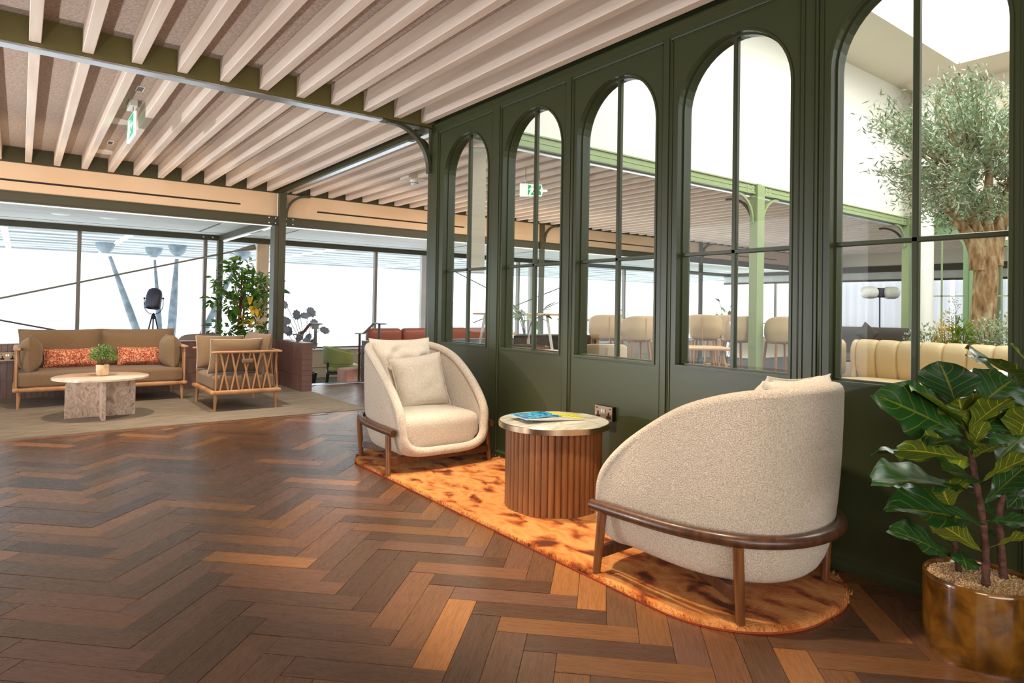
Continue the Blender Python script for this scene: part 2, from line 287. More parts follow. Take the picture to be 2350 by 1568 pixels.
MT = dict(
    olive=mat('olive_paint', '3a4029', .33, bump=.03, bscale=30, spec=.36),
    steel=mat('olive_steel', '4b4a38', .42, spec=.4),  # same paint as the hall steel, shade kept in the tone
    steel_dark=mat('dark_olive_steel', '3d3a20', .5),
    web=mat('olive_web', '6a6332', .5),
    sage=mat('sage_steel', '96a678', .4),  # same paint as the olive steel, hall daylight put into the colour
    sage2=mat('sage_panel', '7f9c72', .4),  # far arcade in the same paint, lightened to imitate hall daylight
    silver=mat('aluminium', 'c9ccd0', .3, 1.0),
    slat=mat('limed_pine', 'e6d6c8', .6, ramp=[(.3, 'dcc8b8'), (.7, 'eee0d3')], scale=2.2, stretch=(9, .5, 9), detail=5, rand=17),
    board=mat('wood_wool_board', '7d665a', .9, ramp=[(.35, 'a8988d'), (.65, 'cabbb0')], scale=60, stretch=(1, 1, 1), bump=.5, bscale=120),
    fascia=mat('maple_panel', 'e3c4a2', .45, ramp=[(.3, 'dfbe9b'), (.7, 'e9cdae')], scale=1.2, stretch=(1, 1, 2)),
    black=mat('black_slot', '0d0d0e', .6),
    white=mat('white_paint', 'ece9e3', .6),
    cream=mat('cream_plaster', 'e6dccb', .7),
    soffit=mat('lime_wash_ceiling', 'd8d7d2', .7, ramp=[(.35, 'cfcec9'), (.65, 'dededa')], scale=1.5, stretch=(.6, 3, 1)),
    mullion=mat('beige_window_frame', '8b8176', .45),
    sill=mat('beige_sill_panel', 'b5a58c', .55),
    tile=mat('brown_glazed_tile', '6d5048', .28, ramp=[(.2, '5f443d'), (.8, '7c5d54')], scale=3, rand=31, bump=.06, bscale=14),
    tile_grey=mat('grey_glazed_tile', '767a86', .25, ramp=[(.2, '666a76'), (.8, '888d9a')], scale=3, rand=31),
    grout=mat('pink_grout', 'a07e72', .9),
    carpet=mat('streaked_carpet', '8b7862', .95, ramp=[(.28, '655c50'), (.5, '857866'), (.72, 'a69780')], scale=42, stretch=(.10, 1.6, 1), detail=10, bump=.6, bscale=260),
    carpet2=mat('dark_carpet', '4b443e', .95, ramp=[(.3, '3b3632'), (.7, '5c554d')], scale=8, detail=6, bump=.3, bscale=120),
    carpet3=mat('grey_green_carpet', '55564b', .95, ramp=[(.3, '44463d'), (.7, '68685a')], scale=20, detail=6, bump=.3, bscale=120),
    subfloor=mat('dark_joint', '1d140f', .8),
    boucle=mat('cream_boucle', 'd8c9b6', .95, ramp=[(.30, 'bba993'), (.5, 'd6c7b3'), (.70, 'ebe0d1')], scale=230, detail=2, bump=.8, bscale=230, sheen=.3, spec=.2),
    linen=mat('oat_linen', 'd5c8b5', .9, ramp=[(.3, 'c4b6a2'), (.7, 'e3d8c8')], scale=160, detail=3, bump=.5, bscale=220, sheen=.2, spec=.2),
    rumple=mat('rumpled_linen', 'd5c8b5', .9, ramp=[(.3, 'c9bba7'), (.7, 'e3d8c8')], scale=160, detail=3, bump=1.0, bscale=11, bstretch=(1.6, 1, .7), sheen=.2, spec=.2),
    walnut=mat('dark_walnut', '4d3020', .35, ramp=[(.3, '3d2417'), (.7, '613d27')], scale=3, stretch=(14, 14, 1.2), detail=5, coat=.2),
    walnut2=mat('reddish_walnut', '744622', .35, ramp=[(.3, '5d3418'), (.7, '8b572b')], scale=3, stretch=(14, 14, 1.2), detail=5, coat=.2),
    flute=mat('walnut_flute', '86552f', .42, ramp=[(.3, '6d4426'), (.7, '99653a')], scale=2.5, stretch=(10, 10, 1), detail=5, rand=23),
    bronze=mat('brushed_bronze', 'b89f84', .28, 1.0),
    brass=mat('antique_brass', '98836a', .40, 1.0, bump=.02, bscale=200),
    marble=mat('cream_green_marble', 'd9cbaf', .12, ramp=[(.28, 'dcd9d4'), (.44, 'c6c3b8'), (.54, 'a3a693'), (.60, 'cfc9be'), (.70, '5d564e')], scale=3.2, stretch=(1, 1.6, 1), detail=9, distort=1.6),
    marble2=mat('brown_veined_marble', 'c4a894', .2, ramp=[(.32, 'a3826d'), (.41, 'c5a893'), (.48, 'dfcfc1'), (.54, 'bd9f8b'), (.60, 'd6c2b2'), (.70, '9d7d69')], scale=2.6, stretch=(2.4, 2.4, 1.5), detail=12, distort=2.2),
    travertine=mat('pink_travertine_top', 'dcc3a8', .18, ramp=[(.3, 'cdae93'), (.6, 'e6d3bf'), (.85, 'f0e4d6')], scale=3, stretch=(1, 5, 1), detail=8),
    taupe=mat('taupe_weave', '7d664b', .85, ramp=[(.3, '715a40'), (.7, '8a7155')], scale=220, detail=2, bump=.25, bscale=300, sheen=.2, spec=.25),
    coral=mat('coral_tweed', 'c2694c', .9, ramp=[(.34, '8c3a26'), (.48, 'c4674a'), (.62, 'eeb893')], scale=75, detail=2, bump=.5, bscale=160),
    oak=mat('oiled_oak', 'b3835a', .45, ramp=[(.3, 'a3734a'), (.7, 'c2946b')], scale=3, stretch=(3, 3, 1), detail=5),
    oak2=mat('pale_oak', 'c9a074', .5),
    potclay=mat('pale_stoneware', 'd9bb94', .7, ramp=[(.3, 'cba97f'), (.7, 'e4cba8')], scale=20, bump=.2, bscale=60),
    glaze=mat('amber_glaze', '7a4d14', .14, ramp=[(.28, '38210a'), (.44, '5c390d'), (.58, '7a4f16'), (.75, '956829')], scale=11, stretch=(1, 1, .9), detail=12, distort=.8, coat=.6, bump=.08, bscale=25),
    gravel=mat('buff_gravel', 'd3ad7e', .8, ramp=[(.25, 'a57f55'), (.5, 'd6b083'), (.8, 'f0d9b4')], scale=90, detail=1),
    bark=mat('olive_bark', '9a7a56', .95, ramp=[(.3, '6b4d33'), (.5, 'b59169'), (.72, 'e0c8a4')], scale=22, stretch=(1, 1, .35), detail=8, bump=1.0, bscale=22, bstretch=(1, 1, .3)),
    bark2=mat('dark_stem', '4b2f24', .8, ramp=[(.3, '3a221a'), (.7, '6b4636')], scale=30, stretch=(1, 1, 2), bump=.6, bscale=70),
    bark3=mat('red_brown_trunk', '6b4330', .85, ramp=[(.3, '4b2c20'), (.7, '8d5c40')], scale=14, stretch=(1, 1, .4), bump=.8, bscale=30),
    red_leather=mat('russet_leather', '8a4a36', .4, bump=.08, bscale=40),
    green_leather=mat('moss_green_leather', '8c9a58', .4, bump=.06, bscale=40),
    pink_velvet=mat('dusty_pink_velvet', 'c08a78', .8, ramp=[(.35, 'b47a68'), (.65, 'cf9c8a')], scale=12, stretch=(1, 1, .2), sheen=.4),
    grey_fabric=mat('warm_grey_fabric', '8c7d70', .85),
    dark_fabric=mat('charcoal_fabric', '3c352f', .85),
    black_wood=mat('black_lacquered_wood', '15171c', .4),
    gunmetal=mat('gunmetal', '4a4d5c', .4, .6),
    navy=mat('blue_black_metal', '1f2233', .4, .5),
    banq=mat('butter_leather', 'd8be92', .42, bump=.04, bscale=30),
    stool=mat('cream_leather', 'd2b78e', .45, bump=.04, bscale=30),
    sheer=mat('sheer_curtain', 'e9e9ee', .9),
    globe=mat('opal_glass', 'f4f2ee', .25),
    foam=mat('soil', '2c2119', .95),
    plastic=mat('white_plastic', 'ecebe6', .4),
    canopy=mat('galvanised_soffit', 'a5abae', .6, ramp=[(.35, '8d9396'), (.65, 'bcc1c3')], scale=2.5, stretch=(.3, 9, 1), detail=6),
    strut=mat('painted_strut', '6c7782', .5, ramp=[(.35, '5c6873'), (.65, '808b95')], scale=6),
    rod=mat('brown_rod', '5d5350', .5),
    sign_green=mat('exit_sign_green', '2fae7c', .4, emit=('2fae7c', .35)),
    sign_white=mat('exit_sign_white', 'f3f6f2', .4, emit=('f3f6f2', .5)),
    copper=mat('copper_leaf', 'b5742f', .35, .8),
)
GLASS = glass_mat('clear_glass', 'fbfdfa')
GLASS_OUT = glass_mat('window_glass', 'f6fafa', .6)
PLANK = plank_mat()
FIG = leaf_mat('fiddle_leaf', '16361a', '224d1c', '56651f', 'b3a832', .3)
FIG2 = leaf_mat('young_fiddle_leaf', '4f8214', '72a01a', '83962c', 'c9bf3a', .3)
FICUS = leaf_mat('ficus_leaf', '2f5a22', '5f8a2c', '6f9440', '9fb45c', .4, False)
FICUSY = leaf_mat('yellow_ficus_leaf', 'e2b71f', 'f0cf3a', 'e6c248', 'f4e08a', .45, False)
OLIVE = leaf_mat('olive_leaf', '32502c', '9bb38a', 'b4c2a6', '9aaa8a', .5, False)
ALOC = leaf_mat('alocasia_leaf', '6d7480', '7f8894', '8a8f9c', 'aab0ba', .4)
HERB = leaf_mat('herb_leaf', '3f5f28', '7a9a48', '7f9a58', 'a6bb80', .5, False)
HERBP = leaf_mat('pale_bedding_leaf', '9fb28a', 'd4dcc0', 'c4cfae', 'e4e8d4', .5, False)
# ------------------------------------------------------------------ floor
WX = 2.84                                           # room-side face of the green screen wall
floor = tag(MB().box(-6, 18, -3.6, 8.95, -.08, -.006).build('floor', MT['subfloor'], smooth=False), kind='structure')
PL, PW = .480, .1077
def plank_mesh():
    mb = MB().box(0, PL - .0018, 0, PW - .0018, -.006, 0)
    me = mb.mesh('plank', PLANK, smooth=False); uv = me.uv_layers.new(name='UVMap')
    for l in me.loops: uv.data[l.index].uv = me.vertices[l.vertex_index].co[:2]
    return me
pm = plank_mesh(); r2 = sqrt(.5); cand = []
rng = random.Random(4)
for t in range(-9, 11):
    for k in range(-10, 70):
        for typ in (0, 1):
            u, v = (k * PW + t * PL, k * PW - t * PL) if typ == 0 else (k * PW + PL + t * PL, k * PW + PW - PL - t * PL)
            du, dv = (PL, PW) if typ == 0 else (PW, PL)
            x = .374 + ((u + du / 2) - (v + dv / 2)) * r2; y = .02 + ((u + du / 2) + (v + dv / 2)) * r2
            ok = (-2.6 < x < 2.92 and .1 < y < 6.62) or (2.8 < x < 6.0 and 5.0 < y < 6.55) or (2.82 < x < 6.0 and 6.3 < y < 8.72)
            if not ok: continue
            ox, oy = .374 + (u - v) * r2, .02 + (u + v) * r2
            p = Vector((x, y, 0)) - CAM; d = p.dot(FW); sx = p.dot(RT) / max(d, .01) * FPX
            vis = d > .6 and abs(sx) < 1290 and -p.dot(UP) / d * FPX < 950 and not (x > 2.84 and y < 5.2)
            cand.append((d if vis else 50 + d, ox, oy, typ, x, y))
cand.sort(key=lambda c: c[0])
rest = MB(); ruv = []
for i, (d, ox, oy, typ, x, y) in enumerate(cand):
    z = rng.uniform(-.0007, .0007)
    if i < 300:
        o = meshobj('plank', pm, floor, (ox, oy, z), (0, 0, pi / 4))
        if typ: o.rotation_euler = (rng.uniform(-.001, .001), 0, 3 * pi / 4); o.location = (ox + PW * r2, oy + PW * r2, z)
    else:
        M = Matrix.Translation((ox, oy, z)) @ Matrix.Rotation(pi / 4, 4, 'Z')
        if typ: M = Matrix.Translation((ox + PW * r2, oy + PW * r2, z)) @ Matrix.Rotation(3 * pi / 4, 4, 'Z')
        s = len(rest.v); rest.box(0, PL - .0018, 0, PW - .0018, -.006, 0); ruv += [q[:2] for q in rest.v[s:]]; rest.xf(M, s)
o = rest.build('distant_planks', PLANK, floor, smooth=False, recalc=False); o['kind'] = 'stuff'
uv = o.data.uv_layers.new(name='UVMap')
for l in o.data.loops: uv.data[l.index].uv = ruv[l.vertex_index]
MB().box(-6, 2.955, 6.47, 9.1, -.02, .004).build('lounge_carpet', MT['carpet'], floor, smooth=False)
MB().box(-6, 2.975, 6.452, 6.47, -.02, .0045).box(2.955, 2.975, 6.452, 8.10, -.02, .0045).build('carpet_edge_strip', MT['brass'], floor, smooth=False)
o = MB().box(-6, 2.5, 6.36, 6.452, -.02, .002).build('border_board', PLANK, floor, smooth=False)
uv = o.data.uv_layers.new(name='UVMap')
for l in o.data.loops: c = o.data.vertices[l.vertex_index].co; uv.data[l.index].uv = (c.x, c.y)
MB().box(2.96, 18, -3.6, 4.95, -.02, .003).box(6.0, 18, 4.95, 8.86, -.02, .003).build('dining_carpet', MT['carpet2'], floor, smooth=False)
MB().box(2.97, 4.05, 8.72, 8.90, -.03, .004).build('step_nosing', MT['silver'], floor, smooth=False, bevel=.003)
MB().box(2.97, 4.05, 8.95, 9.25, -.33, -.165).build('step', MT['carpet3'], floor, smooth=False)
MB().box(-6, 18, 8.95, 12.9, -.42, -.33).build('lower_carpet', MT['carpet3'], floor, smooth=False)

# ------------------------------------------------------------------ ceilings and slats
ceil = tag(MB().box(-4.6, WX + .3, -3.6, 4.95, 2.83, 2.9).box(-4.6, 18.2, 5.06, 9.3, 2.83, 2.9).build('ceiling', MT['board'], smooth=False), kind='structure')
sf = MB().box(0, .062, -3.4, 4.935, 2.675, 2.828).mesh('slat', MT['slat'], smooth=False)
sb = MB().box(0, .062, 5.06, 9.26, 2.668, 2.828).mesh('slat', MT['slat'], smooth=False)
def bev(o, w=.003):
    b = o.modifiers.new('bevel', 'BEVEL'); b.width = w; b.segments = 1; return o
for k in range(-16, 11): bev(meshobj('slat', sf, ceil, (.004 + .272 * k - (.0 if k < 10 else .015), 0, 0)))
for k in range(-16, 11): bev(meshobj('slat', sb, ceil, (.004 + .2688 * k, 0, 0)))
for k in range(0, 55): bev(meshobj('slat', sb, ceil, (3.035 + .267 * k, 0, 0)))
# white lower ceiling of the window strip, its seams and lights
MB().box(-6, 2.78, 9.37, 12.4, 2.30, 2.34).box(2.92, 18.2, 9.37, 12.4, 2.30, 2.34).build('window_strip_ceiling', MT['soffit'], ceil, smooth=False)
MB().box(-6, 2.78, 11.93, 11.945, 2.297, 2.301).box(2.92, 18, 11.93, 11.945, 2.297, 2.301).build('ceiling_seam', MT['black'], ceil, smooth=False)
for x in (2.36, 3.55, 6.9, 8.6): MB().box(x, x + .03, 10.5, 11.93, 2.296, 2.301).build('slot_vent', MT['black'], ceil, smooth=False)
# high ceiling of the bright hall behind the screen, with its skylight shaft (opening 3.8..11.65, -0.5..3.95)
hall = MB()
for b in ((2.9, 18, 3.96, 5.0), (2.9, 3.6, -3.6, 3.96), (11.66, 18, -3.6, 3.96), (3.6, 11.66, -3.6, -1.0)): hall.box(b[0], b[1], b[2], b[3], 5.05, 5.12)
hall.build('hall_ceiling', MT['cream'], ceil, smooth=False)
MB().box(3.5, 11.76, 3.96, 4.06, 5.12, 6.6).box(11.66, 11.76, -1.0, 3.96, 5.12, 6.6).box(3.5, 3.6, -1.0, 3.96, 5.12, 6.6).build('skylight_upstand', MT['white'], ceil, smooth=False)

# ------------------------------------------------------------------ outer walls out of frame, bulkhead
tag(MB().box(-6.1, 18, -3.7, -3.6, 0, 2.9).build('wall_front', MT['cream'], smooth=False), kind='structure')
tag(MB().box(-4.7, -4.6, -3.6, 4.7, 0, 2.9).build('wall_left', MT['walnut2'], smooth=False), kind='structure')
tag(MB().box(2.86, 18, 5.0, 5.1, 2.80, 5.12).box(2.86, 2.96, -3.6, 5.0, 2.92, 5.12).build('wall_upper', MT['white'], smooth=False), kind='structure')

# ------------------------------------------------------------------ green screen wall with arched windows
wall = struct('wall_right')
T = .11; ZS, ZT, RAD = .808, 2.18, .325
WC = [4.421, 3.571, 2.768, 1.961, 1.122, .315]
PIL = [(4.83, 4.99), (3.926, 4.040), (3.135, 3.209), (2.333, 2.397), (1.489, 1.596), (.69, .755), (-.12, -.05)]
ZP = 2.588
def archpts(c, r, zs, zt, n=24):
    return [(c - r, zs)] + [(c + r * cos(pi - pi * i / n), zt + r * sin(pi - pi * i / n)) for i in range(n + 1)] + [(c + r, zs)]
def plate(y0, y1, z0, z1, c, x0, x1):
    """panel with an arched hole, extruded between x0 and x1"""
    mb = MB(); A = archpts(c, RAD, ZS, ZT); n = len(A)
    out = [(y0, ZS)] + [(y0, ZT)] + [None] * (n - 4) + [(y1, ZT)] + [(y1, ZS)]
    for i in range(2, n - 2):
        f = (i - 1) / (n - 3); a = A[i]
        ang = pi - pi * (i - 1) / (n - 3); t = max(abs(cos(ang)) / 1, 1e-6)
        dy, dz = cos(ang), sin(ang); w = (y1 - y0) / 2; h = z1 - ZT
        s = min(w / abs(dy) if abs(dy) > 1e-6 else 9, h / dz if dz > 1e-6 else 9)
        out[i] = ((y0 + y1) / 2 + dy * s, ZT + dz * s)
    # corner points are reached closely enough by inserting them
    for x, flip in ((x0, 0), (x1, 1)):
        mb.add([(x, *p) for p in A] + [(x, *p) for p in out], [(i, i + 1, n + i + 1, n + i) for i in range(n - 1)])
        mb.add([(x, y0, z0), (x, y1, z0), (x, y1, ZS), (x, y0, ZS)], [(0, 1, 2, 3)])
    s = len(mb.v); mb.add([(x0, *p) for p in A] + [(x1, *p) for p in A], [(i, i + 1, n + i + 1, n + i) for i in range(n - 1)] + [(n - 1, 0, n, 2 * n - 1)])
    # outer corners above the arch
    i0 = max(i for i in range(n) if abs(out[i][0] - y0) < 1e-6); i1 = min(i for i in range(n) if abs(out[i][0] - y1) < 1e-6)
    for x in (x0, x1):
        mb.add([(x, *out[i0]), (x, y0, z1), (x, *out[i0 + 1])], [(0, 1, 2)]); mb.add([(x, *out[i1 - 1]), (x, y1, z1), (x, *out[i1])], [(0, 1, 2)])
    return mb
for i, c in enumerate(WC):
    y1 = PIL[i][0] + .01; y0 = PIL[i + 1][1] - .01
    plate(y0, y1, .03, ZP + .02, c, WX, WX + T).build('panel', MT['olive'], wall, smooth=False)
def pilaster(a, b):
    w = min(.012, (b - a) * .2)
    return [(a, 0), (a, -.006), (a + w * .5, -.012), (a + w, -.006), (a + w * 1.1, -.014), (b - w * 1.1, -.014), (b - w, -.006), (b - w * .5, -.012), (b, -.006), (b, 0)]
for j, (a, b) in enumerate(PIL):
    pr = [(WX + x, y) for y, x in pilaster(a, b)] + [(WX + T, b), (WX + T, a)]
    MB().prism(pr, 'z', 0, ZP + .02).build('pilaster', MT['olive'], wall, smooth=False)
    if j == 4:
        MB().box(WX - .02, WX - .012, a + .028, a + .032, 0, ZP).box(WX - .02, WX - .012, b - .032, b - .028, 0, ZP).build('bead', MT['olive'], wall, smooth=False)
MB().box(WX - .016, WX + T + .016, 4.955, 5.0, 0, 2.66).build('end_post', MT['olive'], wall, smooth=False, bevel=.004)
# frieze with two mouldings, skirting
MB().prism([(WX + T, 2.59), (WX - .008, 2.59), (WX - .010, 2.600), (WX - .004, 2.604), (WX - .004, 2.640), (WX - .012, 2.646), (WX - .012, 2.652), (WX - .022, 2.660), (WX - .022, 2.672), (WX - .002, 2.676), (WX + .02, 2.69), (WX + .02, 2.83), (WX + T, 2.83)], 'y', -3.6, 4.99).build('frieze', MT['olive'], wall, smooth=False)
MB().prism([(WX + T, 0), (WX - .013, 0), (WX - .013, .040), (WX - .006, .048), (WX, .052), (WX + T, .052)], 'y', -3.6, 4.99).build('skirting', MT['olive'], wall, smooth=False)
MB().box(WX, WX + T, -3.6, -.10, .03, 2.6).build('plain_panel', MT['olive'], wall, smooth=False)
for i, c in enumerate(WC):                            # raised line round each panel
    y1 = PIL[i][0]; y0 = PIL[i + 1][1]; t = .007
    MB().box(WX - .005, WX, y0, y0 + t, .055, ZP).box(WX - .005, WX, y1 - t, y1, .055, ZP).box(WX - .005, WX, y0, y1, ZP - t, ZP).build('bead', MT['olive'], wall, smooth=False)
GX = WX + .050
for i, c in enumerate(WC[:5]):
    win = struct('window_%d' % (i + 1), (GX, c, ZS))
    def ring(ro, ri, x0, x1, zo=0.0):
        A = archpts(0, ro, -(ro - RAD), ZT - ZS); B = archpts(0, ri, max(0, RAD - ri), ZT - ZS); n = len(A); mb = MB()
        vs = [(x, *p) for x in (x0, x1) for P in (A, B) for p in P]
        fs = []
        for k in range(n):
            l = (k + 1) % n
            fs += [(k, l, n + l, n + k), (2 * n + k, 3 * n + k, 3 * n + l, 2 * n + l), (k, 2 * n + k, 2 * n + l, l), (n + k, n + l, 3 * n + l, 3 * n + k)]
        return mb.add(vs, fs)
    ring(RAD + .012, RAD, -.056, -.049).build('architrave', MT['olive'], win, smooth=False)
    ring(RAD, RAD - .008, -.012, .012).build('frame', MT['olive'], win, smooth=False)
    MB().prism([(-.016, -.009), (-.010, -.013), (.010, -.013), (.016, -.009), (.016, .009), (.010, .013), (-.010, .013), (-.016, .009)], 'z', .01, ZT + RAD - ZS - .008).build('mullion', MT['olive'], win, smooth=False)
    MB().prism([(-.016, .589), (-.010, .586), (.010, .586), (.016, .589), (.016, .605), (.010, .608), (-.010, .608), (-.016, .605)], 'y', -RAD + .01, RAD - .01).build('transom', MT['olive'], win, smooth=False)
    for s in (-1, 1):
        MB().box(-.003, .003, min(s * .012, s * (RAD - .012)), max(s * .012, s * (RAD - .012)), .012, .588).build('pane', GLASS, win, smooth=False)
        q = [(s * .012, .606), (s * (RAD - .012), .606)] + [(s * (RAD - .012) * cos(a), ZT - ZS + (RAD - .012) * sin(a)) for a in [pi / 2 * t / 12 for t in range(13)] if (RAD - .012) * cos(a) > .012] + [(s * .012, ZT - ZS + RAD - .0125)]
        MB().prism(q if s > 0 else q[::-1], 'x', -.003, .003).build('pane', GLASS, win, smooth=False)

# ------------------------------------------------------------------ steel frame
def bolts(mb, pts, axis='y', r=.009, d=.008):
    for p in pts: mb.tube([p, (p[0], p[1] - d, p[2])] if axis == 'y' else [p, (p[0] - d, p[1], p[2])], r, 8)
    return mb
t1 = struct('trim_1')                                    # beam across the room at the end of the screen
MB().box(-6, WX, 4.94, 4.955, 2.655, 2.83).box(-6, WX, 5.035, 5.05, 2.655, 2.83).build('web', MT['web'], t1, smooth=False)
MB().box(-6, 2.36, 4.945, 5.045, 2.640, 2.656).build('led_flange', MT['silver'], t1, smooth=False, bevel=.002)
MB().box(2.36, WX, 4.945, 5.045, 2.645, 2.656).build('flange', MT['steel_dark'], t1, smooth=False)
t2 = struct('trim_2')                                    # the same beam seen in the bright hall
MB().box(WX + T, 18, 4.93, 4.945, 2.66, 2.79).box(WX + T, 18, 4.915, 4.99, 2.775, 2.79).box(WX + T, 18, 4.915, 4.99, 2.655, 2.672).box(WX + T, 18, 4.925, 4.93, 2.715, 2.722).build('beam', MT['sage'], t2, smooth=False)
MB().box(WX + T, 18, 4.99, 5.05, 2.640, 2.656).build('led_flange', MT['silver'], t2, smooth=False)
HALL_POSTS = []
for px in (7.70, 12.31, 16.9):
    MB().box(px, px + .09, 4.89, 5.01, 0, 2.79).build('post', MT['sage'], t2, smooth=False, bevel=.004)
    MB().box(px + .09, px + .18, 4.90, 5.0, 0, 2.77).build('post', MT['sage'], t2, smooth=False, bevel=.004)
    bolts(MB(), [(px + dx, 4.93, z) for dx in (-.17, -.06, .25, .34) for z in (2.70, 2.75)]).build('bolt', MT['white'], t2)
    for s, dx in ((-1, 0), (1, .18)):
        MB().tube([(px + dx + s * .40, 4.95, 2.64)] + [(px + dx + s * (.40 - .38 * sin(radians(a))), 4.95, 2.28 + .36 * cos(radians(a))) for a in range(0, 91, 9)], .022, 4).build('knee_brace', MT['sage'], t2, smooth=False)
    HALL_POSTS.append(px)
t3 = struct('trim_3')                                    # beam along the line of the screen, back to the column
MB().box(WX - .005, WX + .035, 5.05, 9.27, 2.66, 2.83).build('web', MT['steel_dark'], t3, smooth=False)
MB().box(WX + .035, WX + .115, 5.05, 9.25, 2.655, 2.668).build('led_flange', MT['silver'], t3, smooth=False)
MB().box(WX - .005, WX + .035, 5.05, 9.25, 2.646, 2.66).build('flange', MT['steel_dark'], t3, smooth=False)
def brace(parent, p, dirv, r, w, m, name='knee_brace', th=.03):
    """quarter-round bracket from under a beam to a post; p = inner corner, dirv = unit vector away from the post"""
    d = Vector(dirv); c = Vector(p)
    pts = [c + d * (r * 1.12) + Vector((0, 0, -.012))] + [c + d * (r - r * sin(radians(a))) + Vector((0, 0, -r + r * cos(radians(a)))) + Vector((0, 0, -.012)) for a in range(0, 91, 6)] + [c + Vector((0, 0, -r * 1.1))]
    side = d.cross(Vector((0, 0, 1))); mb = MB(); vs = []; n = len(pts)
    for i, q in enumerate(pts):
        a = pts[max(0, i - 1)]; b = pts[min(n - 1, i + 1)]; t = (b - a).normalized(); nn = t.cross(side).normalized()
        vs += [q + side * w / 2 + nn * th / 2, q - side * w / 2 + nn * th / 2, q - side * w / 2 - nn * th / 2, q + side * w / 2 - nn * th / 2]
    fs = [(4 * i + k, 4 * i + (k + 1) % 4, 4 * i + 4 + (k + 1) % 4, 4 * i + 4 + k) for i in range(n - 1) for k in range(4)] + [(0, 1, 2, 3), (4 * n - 4, 4 * n - 3, 4 * n - 2, 4 * n - 1)]
    return mb.add(vs, fs).build(name, m, parent, smooth=False)
for px in HALL_POSTS: brace(t2, (px + .05, 5.0, 2.655), (0, 1, 0), .36, .05, MT['steel_dark'])
brace(t1, (2.815, 4.97, 2.655), (-1, 0, 0), .36, .05, MT['steel'])
brace(t3, (2.86, 5.02, 2.655), (0, 1, 0), .34, .05, MT['steel_dark'])
t4 = struct('trim_4')                                    # column at the corner of the lounge
MB().box(WX + .012, WX + .105, 9.19, 9.285, -.33, 2.66).build('column', MT['steel'], t4, smooth=False, bevel=.004)
MB().box(WX - .045, WX + .012, 9.20, 9.40, -.33, 2.19).build('column_return', MT['steel'], t4, smooth=False, bevel=.003)
brace(t4, (2.95, 9.22, 2.655), (1, 0, 0), .30, .05, MT['steel'])
def channel(x0, x1, y, z0, z1, parent, m):
    return MB().box(x0, x1, y + .012, y + .03, z0, z1).box(x0, x1, y - .004, y + .07, z0 - .002, z0 + .012).box(x0, x1, y - .004, y + .07, z1 - .012, z1).build('channel', m, parent, smooth=False)
t5 = struct('trim_5')
channel(-6, WX + .01, 9.26, 2.20, 2.327, t5, MT['steel']); channel(WX + .105, 18, 9.26, 2.20, 2.327, t5, MT['steel'])
bolts(MB(), [(x, 9.262, z) for x in (2.73, 2.82, 2.965, 3.06) for z in (2.230, 2.302)], r=.010, d=.012).build('bolt', MT['white'], t5)
MB().box(-6, 2.78, 9.30, 9.34, 2.188, 2.198).box(2.96, 18, 9.30, 9.34, 2.188, 2.198).build('led_strip', MT['sign_white'], t5, smooth=False)
t6 = struct('trim_6')                                    # back beam over the windows, and the tie to the column
MB().box(-6, 18, 12.40, 12.50, 2.215, 2.31).box(-6, 18, 12.38, 12.52, 2.205, 2.218).build('back_beam', MT['steel'], t6, smooth=False)
MB().box(WX - .06, WX - .02, 9.36, 12.40, 2.20, 2.31).build('tie_beam', MT['steel'], t6, smooth=False)
MB().box(WX - .02, WX + .05, 9.40, 12.38, 2.195, 2.205).build('led_strip', MT['sign_white'], t6, smooth=False)
MB().box(WX - .01, WX + .03, 10.0, 10.6, 2.188, 2.195).build('luminaire', MT['mullion'], t6, smooth=False)
MB().box(WX - .09, WX - .005, 12.24, 12.36, -.33, 2.21).build('back_column', MT['steel'], t6, smooth=False)
bolts(MB(), [(WX - x, 12.40, 2.26) for x in (.30, .15)], r=.014).build('bolt', MT['white'], t6)

# ------------------------------------------------------------------ maple fascia with slot diffusers
fas = struct('wall_back')
def fascia(x0, x1, sl, cut=False):
    y = 9.275
    MB().box(x0, x1, y, y + .09, 2.462, 2.660).box(x0, x1, y, y + .09, 2.33, 2.438).build('fascia_panel', MT['fascia'], fas, smooth=False)
    for a, b in zip([x0] + [q[1] for q in sl], [q[0] for q in sl] + [x1]):
        if b - a > .01: MB().box(a, b, y, y + .09, 2.438, 2.462).build('fascia_panel', MT['fascia'], fas, smooth=False)
    for a, b in sl:
        MB().box(a, b, y + .05, y + .09, 2.438, 2.462).build('slot_diffuser', MT['black'], fas, smooth=False)
        MB().box(a, b, y + .004, y + .010, 2.447, 2.450).build('slot_blade', MT['gunmetal'], fas, smooth=False)
fascia(-6, WX + .008, [(-4.2, 2.355)]); fascia(2.955, 7.6, [(3.415, 5.96)]); fascia(7.7, 12.3, [(8.2, 10.8)]); fascia(12.4, 18, [(13.0, 15.5)])
MB().box(-6, 18, 9.264, 9.274, 2.652, 2.83).build('upper_channel', MT['steel_dark'], fas, smooth=False)
for px in (7.60, 12.30):
    MB().box(px, px + .10, 9.24, 9.285, -.33, 2.66).build('column', MT['steel_dark'], fas, smooth=False)
    brace(fas, (px + .10, 9.25, 2.655), (1, 0, 0), .30, .05, MT['steel_dark'])

